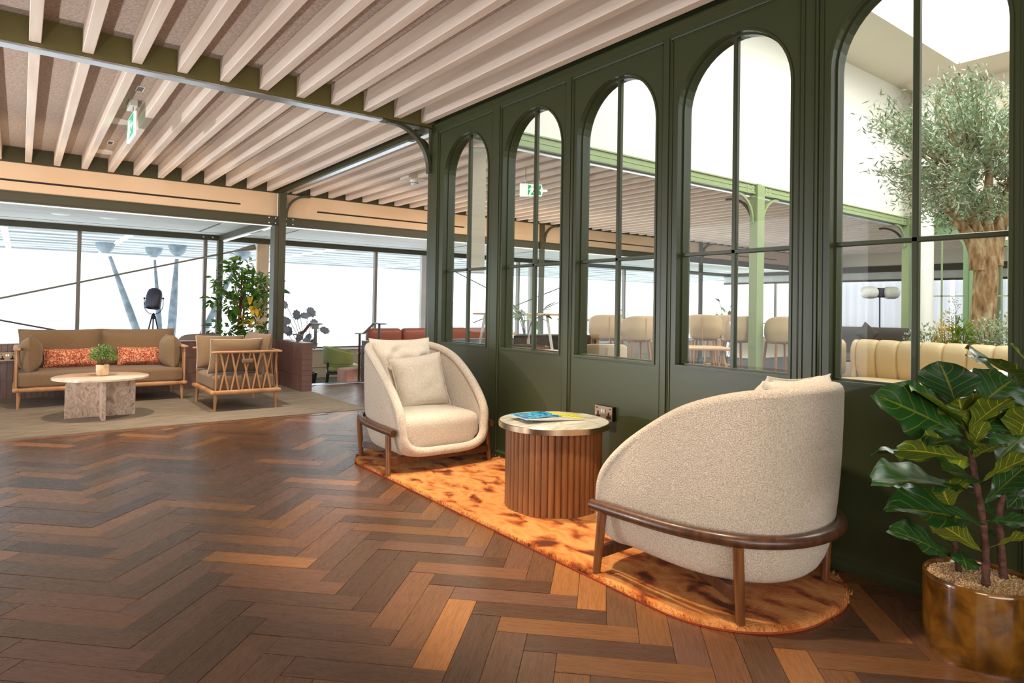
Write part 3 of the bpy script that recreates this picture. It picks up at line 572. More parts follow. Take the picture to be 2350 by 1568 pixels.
# ------------------------------------------------------------------ window wall, canopy and struts outside
w6 = struct('window_6')
for x in (-4.87, -3.0, -1.13, .705, 2.575, 3.93, 5.855, 7.72, 9.6, 11.47, 13.3, 15.2):
    MB().box(x, x + .055, 12.50, 12.60, .25, 2.23).build('mullion', MT['mullion'], w6, smooth=False, bevel=.003)
MB().box(-6, 18, 12.46, 12.66, .21, .25).build('sill', MT['white'], w6, smooth=False, bevel=.004)
MB().box(-6, 18, 12.50, 12.62, -.33, .21).build('sill_panel', MT['sill'], w6, smooth=False)
MB().box(-6, 18, 12.488, 12.50, -.13, -.124).build('panel_joint', MT['mullion'], w6, smooth=False)
MB().box(-6, 18, 12.50, 12.58, .25, .275).build('bottom_rail', MT['gunmetal'], w6, smooth=False)
xs = [-6, -4.87, -3.0, -1.13, .705, 2.575, 3.93, 5.855, 7.72, 9.6, 11.47, 13.3, 15.2, 18]
for a, b in zip(xs, xs[1:]): MB().box(a + .05, b, 12.545, 12.553, .27, 2.23).build('pane', GLASS_OUT, w6, smooth=False)
t7 = struct('trim_7')
MB().box(3.46, 3.675, 12.40, 12.50, -.33, 2.22).build('boxed_column', MT['fascia'], t7, smooth=False, bevel=.01)
MB().box(9.9, 10.12, 12.40, 12.50, -.33, 2.22).box(6.9, 7.12, 12.40, 12.50, -.33, 2.22).build('boxed_column', MT['soffit'], t7, smooth=False, bevel=.01)
def rod(name, p, q, r, m, fork=True, label=None):
    p, q = Vector(p), Vector(q); d = (q - p).normalized()
    t = thing(name, label, 'rod', p); L = (q - p).length
    MB().tube([(0, 0, 0), d * (L - .34)], r, 8).build('bar', m, t)
    if fork: MB().tube([d * (L - .36), d * (L - .12), d * L], [r, r * 3, r * 3.3], 10).build('socket', m, t)
    return t
rod('brace_rod', (-3.0, 12.33, .345), (3.40, 12.33, 2.135), .016, MT['mullion'], True, 'long brown brace rod rising to the beige boxed column behind the sofa')
rod('brace_rod', (-2.4, 12.43, 1.28), (1.6, 12.43, .37), .014, MT['rod'], False, 'short brown brace rod sloping down behind the left end of the sofa')
rod('brace_rod', (7.4, 12.33, 2.0), (9.6, 12.33, 1.15), .013, MT['rod'], False, 'brace rod sloping down to the right in the third arched window')
rod('brace_rod', (8.2, 12.33, .75), (11.9, 12.33, 2.0), .013, MT['rod'], False, 'brace rod rising behind the stools in the fourth arched window')

can = struct('ceiling')
for k in range(22):                                      # corrugated soffit boards running along the facade
    y = 12.9 + k * .42
    MB().box(-14, 26, y, y + .34, 2.50 + (k % 2) * .03, 2.58).build('soffit_board', MT['canopy'], can, smooth=False)
for x in (-6.6, -.35, 1.75, 6.2, 10.4): MB().box(x, x + .12, 12.9, 22.1, 2.485, 2.52).build('batten', MT['white'], can, smooth=False)
MB().box(-14, 26, 22.1, 22.3, 2.48, 2.8).build('canopy_edge', MT['canopy'], can, smooth=False)
base = Vector((2.95, 18.2, -1.6))
t = thing('branching_strut', 'cluster of grey painted struts holding up the outdoor canopy beyond the windows', 'strut', base)
for top, r in (((1.60, 18.4, 2.47), .085), ((2.72, 19.0, 2.47), .065), ((3.10, 18.0, 2.47), .10), ((4.75, 18.4, 2.47), .085)):
    d = Vector(top) - base
    MB().tube([d * .02, d * .3, d * .6, d * .93], [r * .5, r, r, r * .45], 12).build('shaft', MT['strut'], t)
    MB().lathe([(.07, -.22), (.17, -.12), (.21, 0), (.21, .06)], 16, tuple(d)).build('socket', MT['strut'], t)
# ------------------------------------------------------------------ rug
def rug():
    x0, x1, y0, y1, R = 1.885, 2.80, 1.185, 4.60, .40
    pts = []
    for cx, cy, a in ((x1 - R, y0 + R, -90), (x1 - R, y1 - R, 0), (x0 + R, y1 - R, 90), (x0 + R, y0 + R, 180)):
        pts += arc(cx, cy, R, a, a + 90, 14)
    per = []
    for i, p in enumerate(pts):
        q = pts[(i + 1) % len(pts)]; L = hypot(q[0] - p[0], q[1] - p[1]); n = max(1, int(L / .02))
        per += [(p[0] + (q[0] - p[0]) * k / n, p[1] + (q[1] - p[1]) * k / n) for k in range(n)]
    cx, cy = (x0 + x1) / 2, (y0 + y1) / 2
    t = thing('rug', 'rust orange pill shaped pile rug under the two cream armchairs', 'rug', (cx, cy, 0))
    N = len(per); K = 26; vs = []; fs = []
    def sp(p, f):    # shrink towards the long axis of the pill
        ay = max(y0 + .45, min(y1 - .45, p[1])); return (cx + (p[0] - cx) * f, ay + (p[1] - ay) * f)
    for j in range(K + 1):
        f = 1 - j / K
        f = max(f, 0.0)
        for p in per:
            q = sp(p, f); e = .004 if j == 0 else 0
            z = .024 + .0035 * mn.noise((q[0] * 9, q[1] * 9, 1)) + .002 * mn.noise((q[0] * 60, q[1] * 60, 4)) - (.008 if j == 0 else 0)
            vs.append((q[0] - cx, q[1] - cy, z))
    for j in range(K):
        for i in range(N): fs.append((j * N + i, j * N + (i + 1) % N, (j + 1) * N + (i + 1) % N, (j + 1) * N + i))
    b = len(vs); vs += [(p[0] - cx, p[1] - cy, .006) for p in per]
    fs += [(i, b + i, b + (i + 1) % N, (i + 1) % N) for i in range(N)]
    MB().add(vs, fs).build('pile', RUG, t, ang=80)
    vs = [((p[0] - cx) * k, (p[1] - cy) * (1 + (k - 1) * .25), z) for k, z in ((1.0, .0005), (1.004, .008)) for p in per]
    MB().add(vs, [(i, (i + 1) % N, N + (i + 1) % N, N + i) for i in range(N)] + [tuple(range(N, 2 * N))]).build('backing', RUGE, t)
    rnd = random.Random(8); mb = MB()          # tufts standing along the edge
    for p in per:
        for _ in range(5):
            u = rnd.random(); f = 1 - .03 * u
            q = sp(p, f); q = (q[0] - cx + rnd.uniform(-.008, .008), q[1] - cy + rnd.uniform(-.008, .008)); h = rnd.uniform(.022, .031); a = rnd.uniform(0, pi)
            dx, dy = .0035 * cos(a), .0035 * sin(a); ox, oy = (q[0]) * .006 + rnd.uniform(-.004, .004), rnd.uniform(-.004, .004)
            mb.add([(q[0] - dx, q[1] - dy, .010), (q[0] + dx, q[1] + dy, .010), (q[0] + ox, q[1] + oy, h)], [(0, 1, 2)])
    mb.build('edge_tufts', RUG, t, recalc=False)['kind'] = 'stuff'
RUG = mat('rust_pile', 'c8692a', .95, ramp=[(.35, '5c2a10'), (.41, '9c4e1e'), (.455, 'c87635'), (.56, 'dd9a58'), (.66, 'cf7d30')], scale=6.5, stretch=(1.5, .9, 1), detail=6, distort=.35, bump=.9, bscale=170, sheen=.08, spec=.1)
RUGE = mat('rust_binding', 'a8431c', .8)
rug()

# ------------------------------------------------------------------ cushions
def pillow_mb(w, h, t, n=14, pinch=.07, seed=0, wr=.0, ex=.62):
    """soft cushion standing in the xz plane, thickness along y"""
    mb = MB()
    def side(s):
        def f(a, b):
            u, v = 2 * a - 1, 2 * b - 1
            x = w / 2 * u * (1 - pinch * (1 - v * v)); z = h / 2 * v * (1 - pinch * (1 - u * u))
            th = t / 2 * max(0, (1 - u ** 4) * (1 - v ** 4)) ** ex
            nz = wr * mn.noise((u * 2.4 + seed, v * 3.2, s * .3 + seed)) * (1 - u ** 4) * (1 - v ** 4)
            return (x, s * (th + .0015) + nz, z)
        return f
    mb.grid(side(1), n, n); mb.grid(side(-1), n, n)
    E = [(i, 0) for i in range(n)] + [(n, j) for j in range(n)] + [(n - i, n) for i in range(n)] + [(0, n - j) for j in range(n)]
    k = (n + 1) * (n + 1); idx = [i * (n + 1) + j for i, j in E]; m_ = len(idx)
    mb.f += [(idx[q], idx[(q + 1) % m_], k + idx[(q + 1) % m_], k + idx[q]) for q in range(m_)]
    piping = [tuple((Vector(mb.v[i]) + Vector(mb.v[k + i])) / 2) for i in idx]
    return mb, piping
def cushion(name, label, cat, m, w, h, t, loc, rot, group=None, pipe=None, seed=0, wr=.004, pinch=.07, ex=.62):
    mb, pi_ = pillow_mb(w, h, t, seed=seed, wr=wr, pinch=pinch, ex=ex)
    o = thing(name, label, cat, loc, 0, group); o.rotation_euler = rot
    mb.build('cover', m, o, ang=70)
    MB().tube(pi_, .004, 6, closed=True).build('piping', pipe or m, o)
    return o

# ------------------------------------------------------------------ cream tub armchairs
def bez(a, b, c, d, t): return a * (1 - t) ** 3 + b * 3 * t * (1 - t) ** 2 + c * 3 * t * t * (1 - t) + d * t ** 3
def make_armchair(label, loc, rz):
    t = thing('tub_armchair', label, 'armchair', loc, rz, 'cream tub armchairs on the rug')
    half = [(0, -.352, .118), (.12, -.352, .118), (.205, -.354, .126), (.275, -.360, .158), (.322, -.366, .222), (.340, -.362, .31), (.345, -.335, .40), (.352, -.235, .505), (.36, -.09, .605), (.354, .06, .690), (.332, .20, .742), (.290, .32, .772), (.222, .405, .784), (.118, .445, .788), (0, .458, .788)]
    loop = half + [(-x, y, z) for x, y, z in half[-2:0:-1]]
    rim = catmull(loop, 5, True); n = len(rim); K = 12
    cen = Vector((0, .06, .118)); vs = []
    inner = []
    for p in rim:
        ang = math.atan2(p.y - .06, p.x)
        e = cen + Vector((.25 * cos(ang), .27 * sin(ang), 0))
        low = max(0, min(1, (p.z - .13) / .25))
        out = Vector((p.x, p.y - .0, 0)); out.z = 0
        o2 = Vector((p.x * 1.01, p.y - (.010 if p.y > .2 else 0), 0))
        c1 = Vector((o2.x, o2.y, p.z * (1 - .62 * low) - .03 * (1 - low)))
        c2 = Vector((o2.x * .97, o2.y * .93, .06 + .02 * (1 - low)))
        inner.append([bez(p, c1, c2, e, j / K) for j in range(K + 1)])
    mb = MB(); S = []
    for i in range(n): S += [tuple(q) for q in inner[i]]
    fs = [(i * (K + 1) + j, ((i + 1) % n) * (K + 1) + j, ((i + 1) % n) * (K + 1) + j + 1, i * (K + 1) + j + 1) for i in range(n) for j in range(K)]
    fs.append(tuple(i * (K + 1) + K for i in range(n)))
    mb.add(S, fs)
    # inner skin: the same surface drawn inwards, stopping under the seat
    S2 = []; KI = 7
    for i in range(n):
        for j in range(KI + 1):
            q = inner[i][j]; c = Vector((0, .02, q.z)); d = Vector((q.x - c.x, q.y - c.y, 0)); L = max(d.length, 1e-4)
            low = max(0, min(1, (rim[i].z - .13) / .12))
            v = q - d.normalized() * min(.052, L * .8) * low; v.z += .03 * (1 - low) + (-.0 if j else 0); S2.append(tuple(v))
    mb.add(S2, [(i * (KI + 1) + j, i * (KI + 1) + j + 1, ((i + 1) % n) * (KI + 1) + j + 1, ((i + 1) % n) * (KI + 1) + j) for i in range(n) for j in range(KI)])
    rc = [p - Vector((p.x, p.y - .02, 0)).normalized() * .031 * max(0, min(1, (p.z - .13) / .12)) + Vector((0, 0, .012 * (1 - max(0, min(1, (p.z - .13) / .12))))) for p in rim]
    mb.tube(rc, .0295, 12, closed=True)
    mb.build('shell', MT['boucle'], t, ang=80, recalc=False)
    s = MB().rbox(.300, .30, .118, .065, 12, (0, -.040, .240), .018)
    s.v = [(x * (1 - .10 * max(0, (z < .2) * 1)), y, z) for x, y, z in s.v]; s.build('seat_cushion', MT['boucle'], t, ang=80)
    b, _ = pillow_mb(.50, .56, .20, 30, .07, 3, .07); b.xf(Matrix.Translation((0, .26, .572)) @ Matrix.Rotation(radians(-17), 4, 'X')); b.build('back_cushion', MT['rumple'], t, ang=80)
    hr = [(.378, -.345, .268), (.385, -.15, .273), (.386, .04, .279), (.362, .19, .284), (.30, .325, .287), (.17, .425, .288), (0, .458, .288)]
    rail = catmull([(-x, y, z) for x, y, z in hr] + hr[-2::-1], 6)
    MB().tube(rail, .023, 14).build('rail', MT['walnut'], t)
    for x, y, X, Y in ((-.388, -.305, -.382, -.28), (.388, -.305, .382, -.28), (-.308, .30, -.328, .30), (.308, .30, .328, .30)):
        MB().tube([(x, y, 0), (x + (X - x) * .5, y + (Y - y) * .5, .135), (X, Y, .27)], [.016, .0185, .019], 14).build('leg', MT['walnut2'], t)
    def bar(p, q):
        p, q = Vector(p), Vector(q); d = (q - p).normalized(); s_ = d.cross(Vector((0, 0, 1))) * .011; u_ = Vector((0, 0, .024))
        MB().add([a + i * s_ + j * u_ for a in (p, q) for i, j in ((-1, -1), (1, -1), (1, 1), (-1, 1))], [(0, 1, 2, 3), (4, 5, 6, 7), (0, 1, 5, 4), (1, 2, 6, 5), (2, 3, 7, 6), (3, 0, 4, 7)]).build('stretcher', MT['walnut'], t, smooth=False, bevel=.003)
    bar((-.39, -.30, .085), (.39, -.30, .085)); bar((-.31, .30, .085), (-.02, -.29, .085)); bar((.31, .30, .085), (.02, -.29, .085))
    return t
Zr = .022
make_armchair('cream boucle tub armchair facing the camera at the far end of the rug', (2.284, 4.09, Zr), radians(-.5))
make_armchair('cream boucle tub armchair seen from behind at the near end of the rug', (2.307, 1.635, Zr), radians(182))
cushion('throw_pillow', 'square oat linen throw pillow on the armchair facing the camera', 'pillow', MT['linen'], .40, .40, .13, (2.325, 4.175, .555), (radians(-19), radians(-6), radians(-6)), seed=5, wr=.012)
cushion('throw_pillow', 'pale ribbed throw pillow peeping over the back of the nearer armchair', 'pillow', MT['linen'], .42, .40, .13, (2.33, 1.37, .665), (radians(-14), radians(-3), radians(184)), seed=9, wr=.012)

# ------------------------------------------------------------------ fluted drum table, magazines
def drum():
    t = thing('drum_side_table', 'round fluted walnut side table with marble top and bronze rim', 'side table', (2.37, 2.74, Zr))
    R = .250; n = 46; H = .432
    MB().lathe([(R, 0), (R, H)], 46).build('core', MT['walnut'], t, smooth=False)
    wd = 2 * pi * R / n
    prof = [(R - .004, -wd * .495), (R + .004, -wd * .49), (R + .012, -wd * .34), (R + .016, 0), (R + .012, wd * .34), (R + .004, wd * .49), (R - .004, wd * .495)]
    me = MB().prism(prof, 'z', 0, H - .001).mesh('flute', MT['flute'], ang=50)
    for k in range(n): meshobj('flute', me, t, (0, 0, .001), (0, 0, 2 * pi * k / n))
    MB().lathe([(.30, H), (.3056, H + .002), (.3056, H + .030), (.3035, H + .0318), (.300, H + .0318), (.300, H + .02)], 96, caps=False).build('rim', MT['bronze'], t)
    MB().lathe([(.301, H + .0005), (.2998, H + .030)], 96).build('marble_top', MT['marble'], t)
drum()
MAGTOP = Zr + .432 + .031
def mag_mat(name, ramp, sc): return mat(name, 'ffffff', .25, ramp=ramp, scale=sc, detail=6, distort=1.2)
COVER = [mag_mat('teal_cover', [(.3, '0c2238'), (.42, '12578f'), (.52, '39b6dc'), (.6, '163a5c'), (.7, 'd8ece8')], 14),
         mag_mat('yellow_green_cover', [(.3, '1f6f86'), (.45, 'c9cf3a'), (.55, 'f0d94a'), (.65, '4f9a63'), (.75, 'e9f0ee')], 26)]
MPAGE = mat('magazine_paper', 'efe6ea', .7)
labs = ['topmost magazine of the fan, with a deep blue and teal cover', 'second magazine of the fan, green strip showing under the blue one', 'third magazine of the fan, yellow and green edge showing', 'fourth magazine of the fan, yellow and green edge showing', 'fifth magazine of the fan, under four others', 'lowest magazine of the fan, nearest the wall socket']
for i in range(6):
    k = 5 - i                                            # k = 0 topmost
    t = thing('magazine', labs[k], 'magazine', (2.285 + .034 * k, 2.795 - .004 * k, MAGTOP + .0042 * i), radians(-8 - 3 * k), 'fanned magazines on the drum table')
    hx, hy = .115, .098
    def wv(u, v, z, k=k): return ((u - .5) * 2 * hx, (v - .5) * 2 * hy, z + (.0035 * max(0, sin(u * pi)) * (1 - v) if k == 0 else 0) + .0006)
    top = MB().grid(lambda u, v: wv(u, v, .0042), 8, 4); top.build('cover', COVER[0] if k == 0 else COVER[1], t, recalc=False)
    MB().box(-hx + .001, hx - .001, -hy + .001, hy - .001, .0003, .0041).build('pages', MPAGE, t, smooth=False)

# ------------------------------------------------------------------ wall socket
def socket(name, label, loc, rz, m, w=.147, h=.087, box=.028, pale=False):
    """faceplate in the local xz plane, facing -y"""
    t = thing(name, label, 'socket', loc, rz)
    MB().box(-w / 2 + .002, w / 2 - .002, -box, 0, -h / 2 + .002, h / 2 - .002).build('back_box', MT['black'], t, smooth=False)
    MB().box(-w / 2, w / 2, -box - .004, -box, -h / 2, h / 2).build('faceplate', m, t, smooth=False, bevel=.002)
    y = -box - .0045
    for s in (-1, 1):
        sx = s * .044
        MB().box(sx - .0055, sx + .0055, y - .0006, y + .001, -.014, .010).box(sx - .018, sx + .018, y - .0006, y + .001, -.031, -.013).build('socket_holes', MT['black'], t, smooth=False)
        MB().box(s * .009 - .0075, s * .009 + .0075, y - .004, y, .004, .026).build('rocker_switch', MT['white' if pale else 'silver'], t, smooth=False, bevel=.001)
        MB().box(s * .055 - .007, s * .055 + .007, y - .0005, y + .001, .026, .033).build('usb_port', MT['black'], t, smooth=False)
        MB().lathe([(.003, -.0006), (.003, .0006)], 10).xf(Matrix.Translation((s * .066, y, -.004)) @ Matrix.Rotation(pi / 2, 4, 'X')).build('screw', MT['silver'], t)
    return t
socket('wall_socket', 'bronze double wall socket on the green screen above the drum table', (WX, 2.796, .478), radians(-90), MT['brass'])

# ------------------------------------------------------------------ sofa family
def make_spindle_seat(name, label, cat, W, D, loc, rz, nback, nside, ncush):
    t = thing(name, label, cat, loc, rz)
    hx, hy = W / 2, D / 2; zf = .19; za = .598
    fr = MB()
    fr.rbox(hx, .030, .024, .022, 6, (0, -hy + .03, zf)); fr.rbox(hx, .030, .024, .022, 6, (0, hy - .03, zf))
    fr.rbox(.030, hy, .024, .022, 6, (-hx + .03, 0, zf)); fr.rbox(.030, hy, .024, .022, 6, (hx - .03, 0, zf))
    fr.box(-hx + .04, hx - .04, -hy + .04, hy - .04, zf - .005, zf + .012).build('seat_frame', MT['oak'], t, ang=60)
    for s in (-1, 1):
        MB().rbox(.032, hy, .013, .012, 6, (s * (hx - .032), 0, za)).build('armrest', MT['oak'], t, ang=60)
    MB().rbox(hx, .026, .013, .012, 6, (0, hy - .026, za)).build('back_rail', MT['oak'], t, ang=60)
    for x in (-hx + .055, hx - .055):
        for y in (-hy + .055, hy - .055):
            MB().tube([(x + math.copysign(.006, x), y + math.copysign(.006, y), 0), (x, y, zf - .01)], [.011, .021], 12).build('leg', MT['oak'], t)
    def sp(p, q): MB().tube([p, q], .0095, 8).build('spindle', MT['oak'], t)
    for s in (-1, 1):
        x = s * (hx - .03)
        for k in range(nside):
            y = -hy + .13 + (D - .28) * k / max(1, nside - 1); w_ = .042
            sp((x, y - w_, zf), (x, y + w_, za)); sp((x + s * .011, y + w_, zf), (x + s * .011, y - w_, za))
        sp((x, -hy + .05, zf), (x, -hy + .055, za))
    for k in range(nback):
        x = -hx + .14 + (W - .28) * k / max(1, nback - 1)
        sp((x - .04, hy - .03, zf), (x + .04, hy - .03, za)); sp((x + .04, hy - .019, zf), (x - .04, hy - .019, za))
    MB().rbox(hx - .045, hy - .05, .078, .035, 12, (0, -.012, zf + .012 + .080), .012).build('seat_cushion', MT['taupe'], t, ang=80)
    cw = (W - .10) / ncush
    for k in range(ncush):
        b, pi_ = pillow_mb(cw * 1.04, .43, .17, 14, .045, k, .006); Mx = Matrix.Translation((-hx + .05 + cw * (k + .5), hy - .15, .565)) @ Matrix.Rotation(radians(-11), 4, 'X')
        b.xf(Mx); bc = b.build('back_cushion', MT['taupe'], t, ang=80)
        MB().tube([Mx @ Vector(p) for p in pi_], .0045, 6, closed=True).build('piping', MT['taupe'], bc)
    return t
SX, SY = .745, 8.52
make_spindle_seat('spindle_sofa', 'long taupe two seat sofa with oiled oak spindle arms', 'sofa', 1.585, .80, (SX, SY, .004), 0, 9, 5, 2)
for s, lab in ((-1, 'taupe side bolster at the left arm of the sofa'), (1, 'taupe side bolster at the right arm of the sofa')):
    cushion('bolster_cushion', lab, 'cushion', MT['taupe'], .44, .38, .20, (SX + s * .650, SY - .10, .535), (radians(0), radians(0), radians(90 + s * 3)), seed=s, pinch=.06, ex=.85)
cushion('lumbar_pillow', 'coral tweed lumbar pillow on the left half of the sofa', 'pillow', MT['coral'], .50, .205, .12, (SX - .29, SY + .10, .472), (radians(-16), radians(-1), 0), seed=2)
cushion('lumbar_pillow', 'coral tweed lumbar pillow on the right half of the sofa', 'pillow', MT['coral'], .48, .205, .12, (SX + .385, SY + .10, .475), (radians(-16), radians(1), 0), seed=4)
lc = make_spindle_seat('spindle_armchair', 'taupe lounge chair with crossed oak spindles beside the sofa', 'armchair', .93, .70, (1.885, 7.46, .004), radians(-90), 5, 5, 1)
MB().box(.405, .52, -.045, .045, .447, .452).tube([(.44, -.05, .45), (.44, .05, .45)], .004, 6)
strap = MB().rbox(.016, .055, .022, .006, 4, (.4475, .0, .505)); strap.build('leather_strap', MT['taupe'], lc, ang=60)
cushion('side_cushion', 'taupe piped cushion leaning on the near spindles of the lounge chair', 'cushion', MT['taupe'], .52, .37, .14, (1.80, 7.145, .555), (radians(14), 0, radians(3)), pipe=MT['linen'], seed=6, pinch=.05)
cushion('side_cushion', 'taupe piped cushion at the far arm of the lounge chair', 'cushion', MT['taupe'], .50, .37, .14, (1.80, 7.79, .555), (radians(-14), 0, radians(-3)), pipe=MT['linen'], seed=7, pinch=.05)

# ------------------------------------------------------------------ coffee table with its potted herb
def coffee():
    t = thing('coffee_table', 'round stone coffee table on two crossed brown veined marble slabs', 'coffee table', (.632, 7.31, .004))
    H = .362; r = .075; L = .285
    prof = [(-L, 0), (L, 0)] + [(p[0], p[1]) for p in arc(L - r, H - r, r, 0, 90, 6)] + [(p[0], p[1]) for p in arc(-L + r, H - r, r, 90, 180, 6)]
    MB().prism(prof, 'y', -.016, .016).build('slab', MT['marble2'], t, smooth=False, bevel=.002)
    for s in (-1, 1):
        pr = [(s * .017, 0), (s * L, 0)] + [(s * p[0], p[1]) for p in arc(L - r, H - r, r, 0, 90, 6)] + [(s * .017, H)]
        MB().prism(pr, 'x', -.016, .016).build('slab', MT['marble2'], t, smooth=False, bevel=.002)
    MB().lathe([(.388, H), (.396, H + .003), (.396, H + .019), (.392, H + .022)], 80).build('table_top', MT['travertine'], t, ang=50)
coffee()
def leafset(mb, uvs, p, d, n, L, W, fold=.12):
    """one simple pointed leaf of 4 triangles"""
    d = Vector(d).normalized(); s = d.cross(Vector(n)); s = s.normalized() if s.length > 1e-4 else d.orthogonal().normalized(); u = s.cross(d)
    p = Vector(p); q = [p, p + d * L * .45 + s * W / 2 + u * W * fold, p + d * L, p + d * L * .45 - s * W / 2 + u * W * fold, p + d * L * .48]
    k = len(mb.v); mb.add(q, [(0, 1, 4), (1, 2, 4), (2, 3, 4), (3, 0, 4)]); uvs += [(.5, 0), (1, .45), (.5, 1), (0, .45), (.5, .48)]
def leaf_build(mb, uvs, name, m, parent):
    o = mb.build(name, m, parent, smooth=False, recalc=False); uv = o.data.uv_layers.new(name='UVMap')
    for l in o.data.loops: uv.data[l.index].uv = uvs[l.vertex_index]
    return o
def herb_ball(parent, c, rx, rz, n, L, W, m, seed, name='foliage', low=-.2):
    r = random.Random(seed); mb = MB(); uvs = []
    for _ in range(n):
        d = Vector((r.gauss(0, 1), r.gauss(0, 1), r.gauss(.35, 1))).normalized()
        if d.z < low: d.z = -d.z * .3
        q = r.uniform(.35, 1); p = Vector(c) + Vector((d.x * rx * q, d.y * rx * q, d.z * rz * q))
        e = (d + Vector((r.gauss(0, .5), r.gauss(0, .5), r.gauss(.1, .5)))).normalized()
        leafset(mb, uvs, p, e, (r.gauss(0, 1), r.gauss(0, 1), 1), L * r.uniform(.7, 1.3), W)
    o = leaf_build(mb, uvs, name, m, parent); o['kind'] = 'stuff'; return o
t = thing('potted_herb', 'small bushy green herb in a pale stoneware pot on the coffee table', 'plant', (.640, 7.33, .389))
MB().lathe([(.036, 0), (.047, .004), (.053, .03), (.0545, .104), (.050, .104), (.049, .09), (0, .088)], 28).build('pot', MT['potclay'], t, ang=50)
herb_ball(t, (0, 0, .17), .115, .115, 900, .030, .014, HERB, 5)
for k in range(7):
    a = k * .9; MB().tube([(0, 0, .09), (.07 * cos(a), .07 * sin(a), .2)], .0018, 5).build('stem', MT['bark2'], t)
# ------------------------------------------------------------------ tiled half walls
tv = MB().box(.0015, .052, -.008, 0, .0015, .197).mesh('tile', MT['tile'], smooth=False)
tg = MB().box(.0015, .052, -.008, 0, .0015, .189).mesh('tile', MT['tile_grey'], smooth=False)
th = MB().box(.001, .131, -.008, 0, .0015, .0650).mesh('tile', MT['tile'], smooth=False)
rt = random.Random(11)
hw = thing('tiled_half_wall', 'long brown tiled half wall running behind the sofa', 'partition', (0, 9.075, 0))
MB().box(-3.2, 2.84, 0, .12, 0, .60).build('core', MT['grout'], hw, smooth=False)
MB().box(-3.2, 2.84, -.012, .13, .60, .612).build('coping', MT['tile'], hw, smooth=False)
for i in range(89):
    for j in range(3): meshobj('tile', tv, hw, (-2.025 + .055 * i, rt.uniform(-.0012, 0), .2 * j))
hw = thing('tiled_half_wall', 'brown tiled end wall beside the column, with the purple leaved plant behind', 'partition', (2.845, 8.13, 0))
MB().box(0, .122, 0, .945, 0, .605).build('core', MT['grout'], hw, smooth=False)
MB().box(-.010, .134, -.010, .945, .605, .614).build('coping', MT['tile'], hw, smooth=False)
for i in range(17):
    for j in range(3): meshobj('tile', tv, hw, (rt.uniform(-.001, 0), .055 * i + .055, .2 * j), (0, 0, -pi / 2))
for j in range(9): meshobj('tile', th, hw, (-.006, rt.uniform(-.001, 0), .0675 * j))
hw = thing('tiled_half_wall', 'grey tiled half wall right of the steps behind the handrail', 'partition', (4.02, 8.86, 0))
MB().box(0, 3.0, 0, .12, 0, .575).build('core', MT['grout'], hw, smooth=False)
MB().box(-.008, 3.0, -.012, .13, .575, .586).build('coping', MT['tile_grey'], hw, smooth=False)
for i in range(54):
    for j in range(3): meshobj('tile', tg, hw, (.055 * i, 0, .192 * j))
for i in range(2):
    for j in range(3): meshobj('tile', tg, hw, (0, .055 * i + .06, .192 * j), (0, 0, -pi / 2))

# ------------------------------------------------------------------ handrails
def rail(label, x, y0, dz0, lower):
    t = thing('handrail', label, 'handrail', (x, y0, 0)); q = MB()
    def flat(a, b): MB().tube([a, b], .026, 4, flat=.45).build('rail', MT['silver'], t, smooth=False)
    flat((0, -.38, dz0), (0, 0, dz0)); flat((0, -.01, dz0), (0, .33, dz0 - .158)); flat((0, .32, dz0 - .158), (0, .62, dz0 - .168))
    if lower: flat((0, 0, dz0 - .30), (0, .34, dz0 - .45)); flat((0, .33, dz0 - .45), (0, .5, dz0 - .455))
    for y, z0, z1 in ((-.18, 0 if lower else .6, dz0), (.47, -.33, dz0 - .16)):
        MB().tube([(0, y, z0), (0, y, z1)], .020, 4, flat=1.2).build('post', MT['steel_dark'] if lower else MT['steel'], t, smooth=False)
    return t
rail('short steel handrail above the brown tiled end wall by the column', 2.955, 8.17, .863, False)
rail('steel handrail stepping down beside the moss green chair', 4.0, 8.545, .851, True)

# ------------------------------------------------------------------ seats on the lower level
def green_chair(loc, rz):
    t = thing('barrel_chair', 'moss green leather barrel chair with black legs beyond the steps', 'chair', loc, rz)
    def f(u, v):
        a = radians(-125 + 250 * u); R = .265; h = .17 + .13 * (.5 + .5 * cos(a)) - .02; z = .50 + (v) * h * 1.0 + (.0) + .04 * (1 - cos(a)) * .5 * 0
        rr_ = R + .015 * v; return (rr_ * sin(a), rr_ * cos(a) * .95, z)
    mb = MB().grid(f, 24, 5); o = mb.build('backrest', MT['green_leather'], t, recalc=False); s = o.modifiers.new('thick', 'SOLIDIFY'); s.thickness = .035
    b = o.modifiers.new('round', 'BEVEL'); b.width = .012; b.segments = 3
    MB().rbox(.25, .245, .055, .05, 8, (0, -.02, .43), .01).build('seat', MT['green_leather'], t, ang=80)
    MB().rbox(.245, .24, .022, .015, 5, (0, 0, .365)).build('seat_frame', MT['black_wood'], t, ang=60)
    for x, y, h in ((-.21, -.20, .37), (.21, -.20, .37), (-.20, .21, .53), (.20, .21, .53)):
        MB().tube([(x * 1.12, y * 1.18, 0), (x, y, .36), (x, y * 1.05, h)], [.013, .019, .017], 8).build('leg', MT['black_wood'], t)
    return t
green_chair((4.12, 9.95, -.33), radians(70))
t = thing('pouf', 'dusty pink velvet cube pouf behind the handrail', 'pouf', (4.07, 9.32, -.33))
MB().rbox(.21, .21, .24, .045, 10, (0, 0, .24), .012).build('cover', MT['pink_velvet'], t, ang=80)
